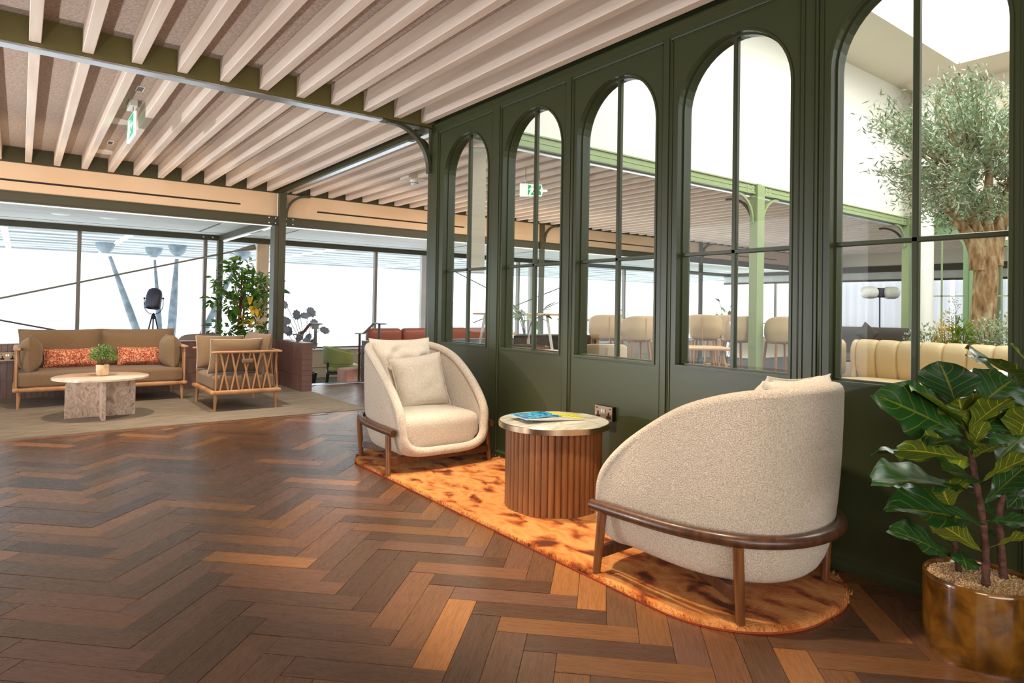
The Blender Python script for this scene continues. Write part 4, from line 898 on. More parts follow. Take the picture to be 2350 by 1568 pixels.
def booth(label, loc, L, m, name='booth_bench'):
    t = thing(name, label, 'bench', loc)
    n = 2
    for k in range(n): MB().rbox(L / n / 2, .09, .13, .075, 8, (-L / 2 + L / n * (k + .5), .30, .93), .0).build('bolster', m, t, ang=80)
    MB().rbox(L / 2, .07, .28, .06, 8, (0, .32, .56)).build('backrest', m, t, ang=80)
    MB().rbox(L / 2, .30, .09, .05, 8, (0, 0, .40)).build('seat', m, t, ang=80)
    MB().box(-L / 2 + .04, L / 2 - .04, -.24, .3, 0, .32).build('plinth', MT['black_wood'], t, smooth=False)
    return t
booth('russet leather booth bench beyond the steps, with a rolled top', (5.14, 9.62, -.33), 1.25, MT['red_leather'])
booth('russet bench seen low through the first arched window', (6.55, 9.75, -.33), 1.2, MT['red_leather'])
t = thing('lounge_chair', 'grey rounded chair back showing above the half wall behind the sofa', 'chair', (2.045, 10.05, -.33))
def f(u, v):
    a = radians(-100 + 200 * u); e = max(0, 1 - abs(2 * u - 1) ** 4); return (.30 * sin(a), .28 - .28 * cos(a) - .28, .45 + v * (.55 * (.55 + .45 * e)))
o = MB().grid(f, 20, 6).build('backrest', MT['grey_fabric'], t, recalc=False); s = o.modifiers.new('thick', 'SOLIDIFY'); s.thickness = .05
MB().rbox(.27, .26, .07, .05, 8, (0, .0, .45)).build('seat', MT['grey_fabric'], t, ang=80)
for x in (-.2, .2):
    for y in (-.2, .2): MB().tube([(x * 1.2, y * 1.2, 0), (x, y, .4)], [.012, .018], 8).build('leg', MT['black_wood'], t)

# ------------------------------------------------------------------ studio lamp on its tripod
def lamp_tripod():
    c = at(353, 690, 9.95); g = (c.x, c.y, -.33)
    t = thing('tripod_lamp', 'dark studio lamp on a slim tripod, standing at the window behind the sofa', 'floor lamp', g)
    z = c.z + .33
    M = Matrix.Translation((0, 0, z + .03)) @ Matrix.Rotation(radians(8), 4, 'Y') @ Matrix.Rotation(radians(-6), 4, 'X')
    h = MB().lathe([(.006, .165), (.05, .158), (.088, .13), (.105, .085), (.112, .03), (.112, -.11), (.106, -.15), (.098, -.158), (.09, -.15), (.09, -.10)], 28, caps=False).xf(M); h.build('head', MT['gunmetal'], t, ang=60)
    MB().lathe([(.088, -.10), (.001, -.101)], 20, caps=False).xf(M).build('diffuser', MT['globe'], t)
    y = [(-.128, 0, z + .045), (-.128, 0, z - .02)] + [(.128 * cos(radians(a)), 0, z - .06 + .15 * sin(radians(a))) for a in range(180, 361, 12)] + [(.128, 0, z - .02), (.128, 0, z + .045)]
    MB().tube(y, .006, 6).build('yoke', MT['navy'], t)
    for s in (-1, 1): MB().lathe([(.014, -.012), (.014, .012)], 12).xf(Matrix.Translation((s * .128, 0, z + .035)) @ Matrix.Rotation(pi / 2, 4, 'Y')).build('knob', MT['navy'], t)
    zt = z - .225
    MB().lathe([(.012, 0), (.028, .0), (.024, .07), (.006, .10)], 12, (0, 0, zt - .06)).build('hub', MT['navy'], t)
    for a in (200, 330, 85): MB().tube([(.02 * cos(radians(a)), .02 * sin(radians(a)), zt), (.30 * cos(radians(a)), .30 * sin(radians(a)), 0)], [.011, .009], 8).build('leg', MT['navy'], t)
lamp_tripod()

# ------------------------------------------------------------------ tall ficus
def leaf_mesh(name, m, L, W, nx=2, ny=5, curl=.15, wide=.45):
    mb = MB(); uvs = []
    for j in range(ny + 1):
        v = j / ny; wv = W / 2 * (max(0, sin(pi * v ** (.75 if wide < .5 else 1.2)))) ** .8
        for i in range(nx * 2 + 1):
            u = i / (nx * 2) * 2 - 1; mb.v.append((u * wv, v * L, -curl * L * v * v + abs(u) * wv * .22)); uvs.append((u / 2 + .5, v))
    k = nx * 2 + 1
    mb.f = [(j * k + i, j * k + i + 1, (j + 1) * k + i + 1, (j + 1) * k + i) for j in range(ny) for i in range(nx * 2)]
    me = mb.mesh(name, m, smooth=True, recalc=False, ang=None); uv = me.uv_layers.new(name='UVMap')
    for l in me.loops: uv.data[l.index].uv = uvs[l.vertex_index]
    return me
def ficus():
    b = at(548, 790, 10.3); b.z = -.33
    t = thing('ficus_tree', 'tall indoor ficus with some yellow leaves beside the corner column', 'plant', b)
    MB().lathe([(.16, 0), (.20, .03), (.22, .42), (.20, .42), (.19, .38), (0, .37)], 28).build('planter', MT['black_wood'], t, ang=50)
    top = at(560, 640, 10.3) - b
    for k in range(3):
        pts = [(.035 * cos(i * .8 + k * 2.1) + top.x * (i / 12) ** 1.6, .035 * sin(i * .8 + k * 2.1) + top.y * (i / 12), .37 + (top.z - .37) * i / 12) for i in range(13)]
        MB().tube(pts, [.030 - .0016 * i for i in range(13)], 8).build('trunk', MT['bark3'], t)
    lg = leaf_mesh('leaf', FICUS, .155, .068); ly = leaf_mesh('leaf', FICUSY, .15, .064); r = random.Random(21)
    lobes = [((548, 655), .42, .30, 95), ((520, 690), .30, .16, 34), ((605, 660), .26, .26, 46), ((548, 606), .17, .16, 26), ((590, 742), .34, .28, 70), ((510, 755), .22, .16, 26)]
    stems = MB(); cnt = 0
    for (px, py), rx, rz, n in lobes:
        c = at(px, py, 10.3) - b
        nb = max(3, n // 7)
        for q in range(nb):
            d = Vector((r.gauss(0, 1), r.gauss(0, .8), r.gauss(.1, .9))).normalized(); e = c + Vector((d.x * rx, d.y * rx * .8, d.z * rz))
            s = c * .8 + Vector((0, 0, -rz * .3)); s.x = c.x * .6; mid = (s + e) / 2 + Vector((0, 0, .06)); P = catmull([s, mid, e], 5); stems.tube(P, [.006 - .0004 * i for i in range(len(P))], 5)
            for h in range(7):
                if cnt >= 290: break
                w_ = r.uniform(.25, 1.05); p = s.lerp(e, w_) + Vector((0, 0, .06 * sin(pi * min(1, w_)))) + Vector((r.gauss(0, .03), r.gauss(0, .03), r.gauss(0, .03)))
                dr = (d + Vector((r.gauss(0, .8), r.gauss(0, .8), r.gauss(-.25, .5)))).normalized()
                yel = (abs(px - 590) < 5 and r.random() < .22) or (px == 605 and r.random() < .18)
                o = meshobj('leaf', ly if yel else lg, t, p); o.rotation_euler = dr.to_track_quat('Y', 'Z').to_euler(); o.rotation_euler.rotate_axis('Y', r.gauss(0, .7)); s_ = r.uniform(.8, 1.25); o.scale = (s_, s_, s_); cnt += 1
                if yel: o['label'] = 'yellow leaf'
    for px, py, n in ((578, 705, 12), (575, 740, 12), (553, 722, 6), (553, 765, 4), (612, 655, 7)):
        c = at(px, py, 10.05) - b
        for h in range(n):
            if cnt >= 300: break
            d = Vector((r.gauss(.3, 1), r.gauss(-.5, .6), r.gauss(-.2, .6))).normalized(); o = meshobj('leaf', ly, t, c + d * .03 + Vector((r.gauss(0, .04), 0, r.gauss(0, .03)))); o.rotation_euler = d.to_track_quat('Y', 'Z').to_euler(); o['label'] = 'yellow leaf'; cnt += 1
    mb = MB(); uvs = []
    for (px, py), rx, rz, n in lobes:
        c = at(px, py, 10.35) - b
        for h in range(int(n * 2.0)):
            d = Vector((r.gauss(0, 1), r.gauss(0, 1), r.gauss(0, 1))).normalized() * r.uniform(.45, 1.0) ** .5
            leafset(mb, uvs, c + Vector((d.x * rx, d.y * rx * .7, d.z * rz)), (d.x + r.gauss(0, .6), d.y + r.gauss(0, .6), -.25 + r.gauss(0, .5)), (r.gauss(0, .5), r.gauss(0, .5), 1), r.uniform(.11, .17), .06)
    leaf_build(mb, uvs, 'inner_foliage', FICUS, t)['kind'] = 'stuff'
    stems.build('branches', MT['bark3'], t)['kind'] = 'stuff'
ficus()
def alocasia():
    b = at(700, 790, 9.9); b.z = -.33
    t = thing('alocasia_plant', 'purple grey scalloped alocasia behind the tiled end wall', 'plant', b)
    MB().lathe([(.14, 0), (.19, .40), (.17, .40), (.16, .36), (0, .35)], 24).build('planter', MT['black_wood'], t, ang=50)
    mb = MB(); uvs = []; n = 16
    mb.v = [(0, .10, 0)]; uvs = [(.5, .5)]
    for i in range(n * 2):
        a = 2 * pi * i / (n * 2) - pi / 2; sc = (1 + .10 * cos(a * 9)) * (.105 if sin(a) < .3 else .12); x = sc * cos(a) * .8; y = .10 + sc * sin(a) * (1.25 if sin(a) > 0 else .9)
        mb.v.append((x, y, -.5 * (y - .05) ** 2 - .06 * abs(x))); uvs.append((x / .2 + .5, y / .25))
    mb.f = [(0, 1 + i, 1 + (i + 1) % (2 * n)) for i in range(2 * n)]
    me = mb.mesh('leaf', ALOC, recalc=False, ang=None); uv = me.uv_layers.new(name='UVMap')
    for l in me.loops: uv.data[l.index].uv = uvs[l.vertex_index]
    r = random.Random(5)
    for px, py, az, el, s in ((660, 707, 160, -25, 1.0), (708, 705, 40, -30, 1.0), (718, 732, -10, -30, 1.0), (668, 742, 190, -20, 1.0), (682, 735, 260, -35, .9), (688, 722, 30, 5, .9), (735, 752, -20, -20, .9), (665, 757, 170, -5, 1.1), (712, 765, -40, -50, 1.0), (692, 760, 250, -60, 1.0), (716, 778, -60, -60, .9), (664, 772, 200, -40, .9), (700, 775, -90, -60, .9)):
        p = at(px, py, 9.9 + r.uniform(-.12, .12)) - b
        MB().tube(catmull([(0, 0, .36), (p.x * .4, p.y * .4, .36 + (p.z - .36) * .65), p], 5), .005, 5).build('stem', MT['rod'], t)
        a = radians(el * 2.2 + (0 if cos(radians(az)) > 0 else 180) + r.uniform(-20, 20)) if abs(el) < 45 else radians(-90 + r.uniform(-30, 30))
        d = (RT * cos(a) + UP * sin(a) - FW * .25).normalized(); zv = -FW * .8 + Vector((0, 0, .55)) + RT * r.uniform(-.3, .3); zv = (zv - d * zv.dot(d)).normalized(); xv = d.cross(zv)
        Mx = Matrix((xv, d, zv)).transposed().to_4x4(); Mx.translation = p
        o = meshobj('leaf', me, t); o.matrix_local = Mx @ Matrix.Diagonal((s * .72, s * .72, s * .72, 1))
alocasia()

# ------------------------------------------------------------------ things on the ceiling
def exit_sign(label, loc, rz, w=.42, h=.20, drop=.12):
    t = thing('exit_sign', label, 'exit sign', loc, rz)
    MB().box(-.11, .11, -.03, .03, -.055, 0).build('mount', MT['plastic'], t, smooth=False, bevel=.004)
    for x in (-.08, .08): MB().box(x - .004, x + .004, -.004, .004, -drop, -.05).build('hanger', MT['silver'], t, smooth=False)
    z1 = -drop; z0 = z1 - h
    MB().box(-w / 2, w / 2, -.010, .010, z0, z1).build('panel', MT['sign_white'], t, smooth=False, bevel=.002)
    for s in (-1, 1):
        y = s * .0105
        q = MB(); q.box(-w / 2 + .012, w / 2 - .012, min(y, y + s * .001), max(y, y + s * .001), z0 + .012, z1 - .012); q.build('green_field', MT['sign_green'], t, smooth=False)
        y2 = y + s * .0018; k = MB(); zc = (z0 + z1) / 2
        def sl(P): k.prism([(x * .9, zc + z * .9) for x, z in P], 'y', y2 - .0004, y2 + .0004)
        sl([(.06, -.08), (.16, -.08), (.16, .08), (.06, .08)])                                    # door
        sl([(-.19, -.012), (-.13, -.012), (-.13, -.04), (-.085, 0), (-.13, .04), (-.13, .012), (-.19, .012)])   # arrow
        sl(arc(.005, .058, .018, 0, 330, 10))                                                      # head
        sl([(-.03, .035), (.02, .035), (.03, -.01), (0, -.02)]); sl([(0, -.02), (.03, -.01), (.045, -.045), (.04, -.08), (.022, -.08), (.025, -.05)])
        sl([(0, -.02), (.012, -.012), (-.03, -.055), (-.06, -.05), (-.058, -.066), (-.02, -.07)]); sl([(.02, .034), (.055, .005), (.045, -.003), (.012, .02)]); sl([(-.03, .035), (-.055, .005), (-.046, -.002), (-.02, .022)])
        k.build('pictogram', MT['sign_white'], t, smooth=False)
    return t
exit_sign('green and white hanging exit sign between the ceiling slats over the lounge', (.735, 6.5, 2.83), pi / 2)
e2 = at(1222, 437, 7.4); exit_sign('exit sign with a running figure seen through the second arched window', (e2.x, e2.y, 2.83), radians(180 - 37 + 8), w=.215, h=.135, drop=2.83 - e2.z - .068)  # sign added in place of a reflection in the pane
for (x, y), lab in (((.735, 6.03), 'small slotted downlight nearest the exit sign on the wood wool ceiling'), ((.74, 8.28), 'small slotted downlight further back beyond the exit sign')):
    t = thing('slot_downlight', lab, 'ceiling light', (x, y, 2.83))
    MB().box(-.03, .03, -.075, .075, -.008, 0).build('trim', MT['plastic'], t, smooth=False, bevel=.002)
    for k in range(5): MB().box(-.020, .020, -.062 + .026 * k, -.046 + .026 * k, -.0095, -.006).build('cell', MT['black'], t, smooth=False)
for (x, y), lab in (((.70, 7.25), 'round white ceiling speaker partly hidden behind the exit sign'), ((.74, 8.85), 'round white ceiling speaker nearest the maple fascia')):
    t = thing('ceiling_speaker', lab, 'speaker', (x, y, 2.83))
    MB().lathe([(.105, -.010), (.115, -.006), (.115, 0)], 40).build('bezel', MT['plastic'], t, ang=40)
    MB().lathe([(.10, -.012), (.10, -.008)], 40).build('grille', MT['white'], t)
t = thing('smoke_detector', 'white smoke detector on a square plate between the slats right of the screen end', 'smoke detector', (3.85, 7.15, 2.66))
MB().box(-.14, .14, -.11, .11, 0, .17).build('plate', MT['cream'], t, smooth=False)
MB().lathe([(.052, 0), (.055, -.02), (.05, -.03), (.048, -.05), (.036, -.062), (.02, -.066), (.0, -.067)][::-1], 28).build('housing', MT['plastic'], t, ang=50)
for a in range(10): MB().box(.047, .0515, -.010, .010, -.043, -.036).xf(Matrix.Rotation(2 * pi * a / 10, 4, 'Z')).build('vent', MT['black'], t, smooth=False)
for x, lab in ((.42, 'left round downlight in the white window strip ceiling'), (.99, 'right round downlight in the white window strip ceiling')):
    t = thing('round_downlight', lab, 'ceiling light', (x, 11.02, 2.30)); MB().lathe([(.0, -.006), (.10, -.006), (.115, 0)], 32, caps=False).build('lens', MT['plastic'], t)
t = socket('wall_socket', 'brass desk power strip with sockets at the left edge, fixed to the tiled wall', (-.10, 9.06, .475), 0, MT['brass'], w=.30, h=.10, box=.05)

# ------------------------------------------------------------------ bright hall behind the screen
def banquette():
    x = 6.4; y1, y0 = 3.15, .60; t = thing('curved_banquette', 'butter leather banquette with vertical channels in the rightmost arched window', 'bench', (x, (y0 + y1) / 2, 0))
    n = 13; w = (y1 - y0 - .12) / n; c = (y0 + y1) / 2
    sec = [(.13, .49), (.105, .56), (.08, .66), (.085, .76), (.12, .82), (.17, .845), (.22, .835), (.25, .79), (.26, .6), (.26, .46)]
    def chan(u, v):
        i = v * (len(sec) - 1); a = int(min(i, len(sec) - 2)); f = i - a; sx = sec[a][0] * (1 - f) + sec[a + 1][0] * f; sz = sec[a][1] * (1 - f) + sec[a + 1][1] * f
        b = (1 - abs(2 * u - 1) ** 3.0) ** .5 * .022; return (sx - b * (1 if v < .6 else -.3), (u - .5) * (w - .001), sz + (b * .5 if .35 < v < .8 else 0))
    P = MB().grid(chan, 10, 18); P.f += [tuple(range(0, 19)), tuple(range(190, 209))[::-1]]
    me = P.mesh('channel', MT['banq'], recalc=False, ang=75)
    for k in range(n): meshobj('channel', me, t, (0, y1 - .10 - w * (k + .5) - c, 0))
    e = MB().grid(lambda u, v: (.07 + .20 * u, 0, .47 + (.30 + .085 * sin(pi * min(1, u * 1.1))) * v), 8, 8)
    e2_ = MB(); pr = [(.26, .46)] + [(.075 + .0, .46)] + [(p[0] - .012, p[1] + .006) for p in sec[1:8]] + [(.26, .60)]
    e2_.prism(pr, 'y', y1 - .10 - c, y1 - .055 - c).build('end_panel', MT['banq'], t, ang=60, bevel=.012, seg=3)
    MB().rbox(.26, (y1 - y0) / 2 - .03, .07, .05, 10, (-.13, 0, .43), .006).build('seat', MT['banq'], t, ang=80)
    MB().box(-.32, .2, y0 - c, y1 - c - .08, 0, .37).build('plinth', MT['oak2'], t, smooth=False)
    MB().box(.262, .30, y0 - c, y1 - c - .05, 0, .83).build('back_panel', MT['banq'], t, smooth=False, bevel=.01)
banquette()
t = thing('curved_banquette', 'second butter leather bench end just left of the channelled banquette', 'bench', (6.55, 3.36, 0))
MB().rbox(.14, .15, .19, .07, 10, (0, 0, .66)).build('backrest', MT['banq'], t, ang=80); MB().rbox(.3, .15, .08, .05, 8, (-.25, 0, .42)).build('seat', MT['banq'], t, ang=80); MB().box(-.5, .1, -.13, .13, 0, .36).build('plinth', MT['oak2'], t, smooth=False)
t = thing('cafe_table', 'small round white table top behind the fiddle leaf plant', 'table', (*at(2302, 803, 4.6).xy, 0))
MB().lathe([(.19, .68), (.20, .685), (.20, .70), (.19, .705)], 40).build('table_top', MT['plastic'], t, ang=40); MB().lathe([(.03, .02), (.03, .68)], 14).lathe([(.2, 0), (.2, .015), (.03, .03)], 24).build('pedestal', MT['black_wood'], t, ang=40)
# planter bed with the olive tree
bed = thing('planter_bed', 'long planting bed behind the banquette, full of pale bedding plants', 'planter', (7.55, 1.9, 0))
MB().box(-.75, .9, -1.9, 1.55, 0, .60).build('box', MT['white'], bed, smooth=False)
MB().box(-.72, .87, -1.87, 1.52, .58, .62).build('soil', MT['foam'], bed, smooth=False)
def bedding(label, px, py, d, n, rx, rz, m, L, W, seed, z0=.62):
    c = at(px, py, d); t = thing('bedding_plant', label, 'plant', (c.x, c.y, z0))
    herb_ball(t, (0, 0, (c.z - z0) * .5), rx, (c.z - z0) * .6 + rz, n, L, W, m, seed)
    r = random.Random(seed)
    for k in range(6): a = k * 1.05; MB().tube([(0, 0, 0), (rx * .5 * cos(a), rx * .5 * sin(a), (c.z - z0) * .9)], .003, 5).build('stem', MT['rod'], t)
bedding('pale leaved bedding plant left of the yellow flowers behind the banquette', 2130, 765, 6.6, 380, .22, .05, HERBP, .04, .02, 1)
bedding('low pale bedding plant beside the white column', 2095, 772, 6.7, 200, .12, .04, HERBP, .035, .018, 2)
bedding('yellow flowering bedding plant in the middle of the planting bed', 2172, 745, 6.5, 360, .13, .08, FICUSY, .04, .012, 3)
bedding('tall feathery green plant left of the olive trunk', 2190, 712, 6.7, 300, .06, .14, HERB, .04, .008, 4)
bedding('strappy bright green plant at the foot of the olive trunk', 2208, 755, 6.35, 160, .10, .06, FIG2, .09, .018, 5)
bedding('pale bedding plant right of the olive trunk', 2265, 750, 6.3, 420, .16, .08, HERBP, .04, .018, 6)
bedding('grey green bedding plant by the right edge of the arched window', 2305, 745, 6.25, 360, .14, .09, HERBP, .045, .018, 7)
def olive():
    D = 6.7; b = at(2240, 790, D); b.z = .60
    t = thing('olive_tree', 'large olive tree with a thick rough trunk behind the rightmost arched window', 'tree', b)
    P = lambda x, y, d=D: at(x, y, d) - b
    def limb(pts, rad): MB().tube(catmull([Vector(p) for p in pts], 5), [rad[0] + (rad[1] - rad[0]) * i / ((len(pts) - 1) * 5) for i in range((len(pts) - 1) * 5 + 1)], 14).build('trunk' if rad[0] > .08 else 'branch', MT['bark'], t, ang=80)
    limb([P(2250, 800), P(2252, 760), P(2258, 700), P(2262, 640), P(2262, 590)], (.112, .105))
    limb([P(2245, 620), P(2240, 580), P(2222, 540), P(2195, 505), P(2165, 470)], (.082, .035))
    limb([P(2250, 610), P(2250, 560), P(2235, 510), P(2225, 440), P(2215, 360)], (.085, .03))
    limb([P(2280, 610), P(2285, 560), P(2300, 500), P(2320, 430), P(2340, 340)], (.085, .035))
    limb([P(2262, 600), P(2265, 540), P(2262, 480), P(2270, 400), P(2262, 290)], (.08, .02))
    r = random.Random(2); tw = MB(); ends = []
    for k in range(150):
        while True:
            x, y = r.uniform(1972, 2480), r.uniform(165, 525)
            ex = ((x - 2260) / 285); ey = (y - 350) / 190
            if ex * ex + ey * ey < 1 and not (x < 2110 and y < 235) and not (x < 2070 and 300 < y < 360 and r.random() < .6): break
        p = P(x, y, D + r.uniform(-.75, .75)); s = Vector(P(2255 + (x - 2255) * .45, 420 + (y - 420) * .35)); ends.append((s, Vector(p)))
        tw.tube(catmull([s, (s + p) / 2 + Vector((0, 0, r.uniform(-.06, .08))), p], 3), [.010, .009, .008, .006, .005, .004, .003], 4)
    tw.build('twigs', MT['bark'], t, ang=None)['kind'] = 'stuff'
    mb = MB(); uvs = []; L_ = []
    for s, p in ends:
        for q in range(110):
            w_ = r.uniform(.35, 1.05); c = s.lerp(p, w_) + Vector((r.gauss(0, .06), r.gauss(0, .06), r.gauss(0, .06)))
            d = ((p - s).normalized() * .6 + Vector((r.gauss(0, .7), r.gauss(0, .7), r.gauss(.25, .6)))).normalized()
            L_.append((c, d, r.uniform(.055, .095)))
    L_.sort(key=lambda l: (l[0] + b - CAM).dot(FW) / l[2])
    ol = leaf_mesh('leaf', OLIVE, .068, .015, 1, 3, .08)
    for i, (c, d, L) in enumerate(L_):
        if i < 260:
            o = meshobj('leaf', ol, t, c); o.rotation_euler = d.to_track_quat('Y', 'Z').to_euler(); k = L / .068; o.scale = (k, k, k)
        else: leafset(mb, uvs, c, d, (r.gauss(0, 1), r.gauss(0, 1), 1), L, .016)
    leaf_build(mb, uvs, 'foliage', OLIVE, t)['kind'] = 'stuff'
olive()
t = thing('round_column', 'white round column with a flared ceiling collar behind the olive tree', 'column', (12.2, 4.6, 0))
MB().lathe([(.13, 0), (.13, 5.05)], 28).build('shaft', MT['white'], t, ang=50); MB().lathe([(.13, 4.90), (.27, 5.0), (.29, 5.05)], 28, caps=False).build('collar', MT['cream'], t)
# far green arcade
far = struct('wall_far')
for k, (c, ) in enumerate(((4.50,), (3.55,), (2.60,), (1.65,), (.70,))):
    n = 10; hw_ = .33; zs, zt = .62, 2.22
    A = [(c - hw_, zs), (c - hw_, zt)] + [(c - hw_ + .22 - .22 * cos(radians(a)), zt + .22 * sin(radians(a))) for a in range(9, 91, 9)] + [(c + hw_ - .22 + .22 * cos(radians(a)), zt + .22 * sin(radians(a))) for a in range(90, 8, -9)] + [(c + hw_, zt), (c + hw_, zs)]
    top = 2.66; W_ = .475
    mb = MB(); mb.box(12.60, 12.68, c - W_, c - hw_, 0, top).box(12.60, 12.68, c + hw_, c + W_, 0, top).box(12.60, 12.68, c - hw_, c + hw_, 0, zs)
    m_ = A[1:-1]
    for a, b2 in zip(m_, m_[1:]):
        mb.prism([a, b2, (b2[0], top), (a[0], top)], 'x', 12.60, 12.68)
    mb.build('panel', MT['sage2'], far, smooth=False)
    MB().box(12.57, 12.60, c - W_ - .05, c - W_ + .05, 0, top).build('pilaster', MT['sage2'], far, smooth=False, bevel=.006)
    MB().box(12.63, 12.65, c - .012, c + .012, zs, 2.44).box(12.63, 12.65, c - hw_, c + hw_, 1.42, 1.44).build('glazing_bar', MT['sage'], far, smooth=False)
MB().box(12.55, 12.72, .1, 5.0, 2.66, 2.84).build('frieze', MT['sage2'], far, smooth=False)
MB().box(12.60, 12.70, -3.6, 5.0, 2.84, 5.05).build('upper_wall', MT['cream'], far, smooth=False)
MB().box(12.60, 12.66, -3.6, .23, 0, 2.84).build('side_panel', MT['sage2'], far, smooth=False)
# end of the dining room: fascia and curtained windows
end = struct('wall_end')
MB().box(18.0, 18.1, -3.6, 12.6, 2.36, 2.83).build('fascia_panel', MT['cream'], end, smooth=False)
MB().box(17.95, 18.1, -3.6, 12.6, 2.20, 2.36).box(17.98, 18.1, -3.6, 12.6, 1.96, 2.01).build('channel', MT['steel_dark'], end, smooth=False)
MB().box(18.0, 18.1, -3.6, 12.6, 2.01, 2.20).build('soffit_panel', MT['soffit'], end, smooth=False)
MB().box(18.3, 18.4, -3.6, 12.6, -.4, .35).build('sill_panel', MT['sill'], end, smooth=False)
for y in (1.5, 3.4, 5.3, 7.25, 9.1, 11.0): MB().box(18.35, 18.42, y, y + .07, .35, 2.0).build('mullion', MT['mullion'], end, smooth=False)
MB().box(18.35, 18.42, -3.6, 12.6, .74, .77).build('transom', MT['mullion'], end, smooth=False)
SHEER = bpy.data.materials.new('sheer'); SHEER.use_nodes = True
def sheer():
    nt = SHEER.node_tree; N = nt.nodes; L = nt.links; P = N['Principled BSDF']; P.inputs['Base Color'].default_value = lin('c4c4ca'); P.inputs['Roughness'].default_value = .9
    tr = N.new('ShaderNodeBsdfTranslucent'); tr.inputs[0].default_value = lin('b4b4bc'); tp = N.new('ShaderNodeBsdfTransparent'); m1 = N.new('ShaderNodeMixShader'); m2 = N.new('ShaderNodeMixShader'); m1.inputs[0].default_value = .55; m2.inputs[0].default_value = .06
    L.new(P.outputs[0], m1.inputs[1]); L.new(tr.outputs[0], m1.inputs[2]); L.new(m1.outputs[0], m2.inputs[1]); L.new(tp.outputs[0], m2.inputs[2]); L.new(m2.outputs[0], N['Material Output'].inputs[0])
sheer()
for i, (a, b2) in enumerate(((-1.0, 2.6), (2.7, 6.2), (6.3, 9.2))):
    t = thing('sheer_curtain', ('sheer white curtain behind the far arcade', 'sheer white curtain between the far arcade and the green post', 'sheer white curtain behind the twin globe lamp')[i], 'curtain', (18.22, (a + b2) / 2, .02)); n = int((b2 - a) * 40); L2 = b2 - a
    MB().grid(lambda u, v: (.035 * sin(u * L2 * 26 + 1.3 * sin(u * 9)) * (1 - .35 * v), (u - .5) * L2, v * 1.96), n * 2, 2).build('cloth', SHEER, t, recalc=False, ang=None)
def globe_lamp():
    c = at(2020, 672, 12.2); t = thing('globe_floor_lamp', 'slim floor lamp with two opal globes seen through the rightmost arched window', 'floor lamp', (c.x, c.y, 0)); z = c.z
    ax = RT * .1
    for s in (-1, 1):
        o = MB().rbox(.155, .125, .115, .11, 8).build('globe', MT['globe'], t, ang=90); o.location = (s * RT.x * .20, s * RT.y * .20, z); o.rotation_euler = (0, 0, radians(-37))
    MB().rbox(.08, .06, .09, .02, 4, (0, 0, z)).build('bracket', MT['gunmetal'], t); MB().tube([(0, 0, 0), (-.02, 0, z)], .014, 8).build('stem', MT['gunmetal'], t); MB().lathe([(.17, 0), (.17, .02), (.02, .03)], 24).build('base', MT['gunmetal'], t); MB().rbox(.04, .05, .07, .01, 4, (0, 0, .55)).build('switch_box', MT['gunmetal'], t)
globe_lamp()
def dark_sofa():
    c = at(1960, 778, 10.2); t = thing('low_sofa', 'dark brown low sofa behind the banquette under the twin globe lamp', 'sofa', (c.x, c.y, 0), radians(-60))
    MB().rbox(.95, .12, .34, .08, 8, (0, .3, .55)).build('backrest', MT['dark_fabric'], t, ang=80); MB().rbox(.95, .42, .12, .08, 8, (0, 0, .36)).build('seat', MT['dark_fabric'], t, ang=80)
    for s in (-.8, .8): MB().tube([(s, 0, 0), (s, 0, .3)], .03, 8).build('leg', MT['black_wood'], t)
    return c
cs = dark_sofa()
p = at(1990, 762, 9.9); cushion('cushion', 'brown cushion set on its corner on the dark low sofa', 'cushion', MT['dark_fabric'], .26, .26, .12, (p.x, p.y, .80), (radians(-12), radians(40), radians(-45)))

# stools and tables behind the screen
def stool(label, loc, rz, hs=.735, hb=1.04, w=.215, rest=True, name='bar_stool', cat='stool'):
    t = thing(name, label, cat, loc, rz, 'cream leather seats in the dining room')
    def f(u, v):
        a = radians(-105 + 210 * u); e = (1 - abs(2 * u - 1) ** 3); R = w * (.82 + .18 * min(1, v * 2.2)); z = hs - .02 + v * (hb - hs + .02) * (.45 + .55 * e ** .6)
        return (R * sin(a), R * cos(a) * .9 + .02, z)
    o = MB().grid(f, 24, 8).build('backrest', MT['stool'], t, recalc=False); s = o.modifiers.new('thick', 'SOLIDIFY'); s.thickness = .03; s.offset = 0
    b = o.modifiers.new('round', 'BEVEL'); b.width = .012; b.segments = 2
    MB().rbox(w * .72, w * .70, .05, .04, 8, (0, -.035, hs - .0), .01).build('seat', MT['stool'], t, ang=80)
    MB().tube([(0, w * .9 + .037, hs - .08), (0, w * .9 + .045, hb - .03)], .004, 5).build('seam', MT['oak2'], t)
    k = w * .62
    for x in (-1, 1):
        for y in (-1, 1): MB().tube([(x * k * 1.35, y * k * 1.35, 0), (x * k, y * k, hs - .045)], [.013, .020], 8).build('leg', MT['oak'], t)
    if rest:
        q = k * 1.22; MB().tube([(-q, -q, .24), (q, -q, .24), (q, q, .24), (-q, q, .24)], .011, 6, closed=True).build('foot_rail', MT['oak2'], t)
    return t
def pl(px, py, d): p = at(px, py, d); return (p.x, p.y, 0)
stool('cream barrel back stool at the left of the third arched window', pl(1388, 722, 9.0), radians(152), hb=1.035)
stool('cream barrel back stool filling the right half of the third arched window', pl(1462, 722, 8.6), radians(162), hb=1.03, w=.225)
stool('cream stool turned sideways at the left of the fourth arched window', pl(1618, 722, 9.4), radians(118), hb=1.055, w=.225)
stool('cream stool in the middle of the fourth arched window', pl(1694, 722, 8.9), radians(158), hb=1.045)
stool('cream stool at the right edge of the fourth arched window', pl(1792, 722, 8.7), radians(150), hb=1.055)
stool('cream stool half hidden between two others in the fourth arched window', pl(1652, 722, 10.6), radians(180 - 20), hb=1.05)
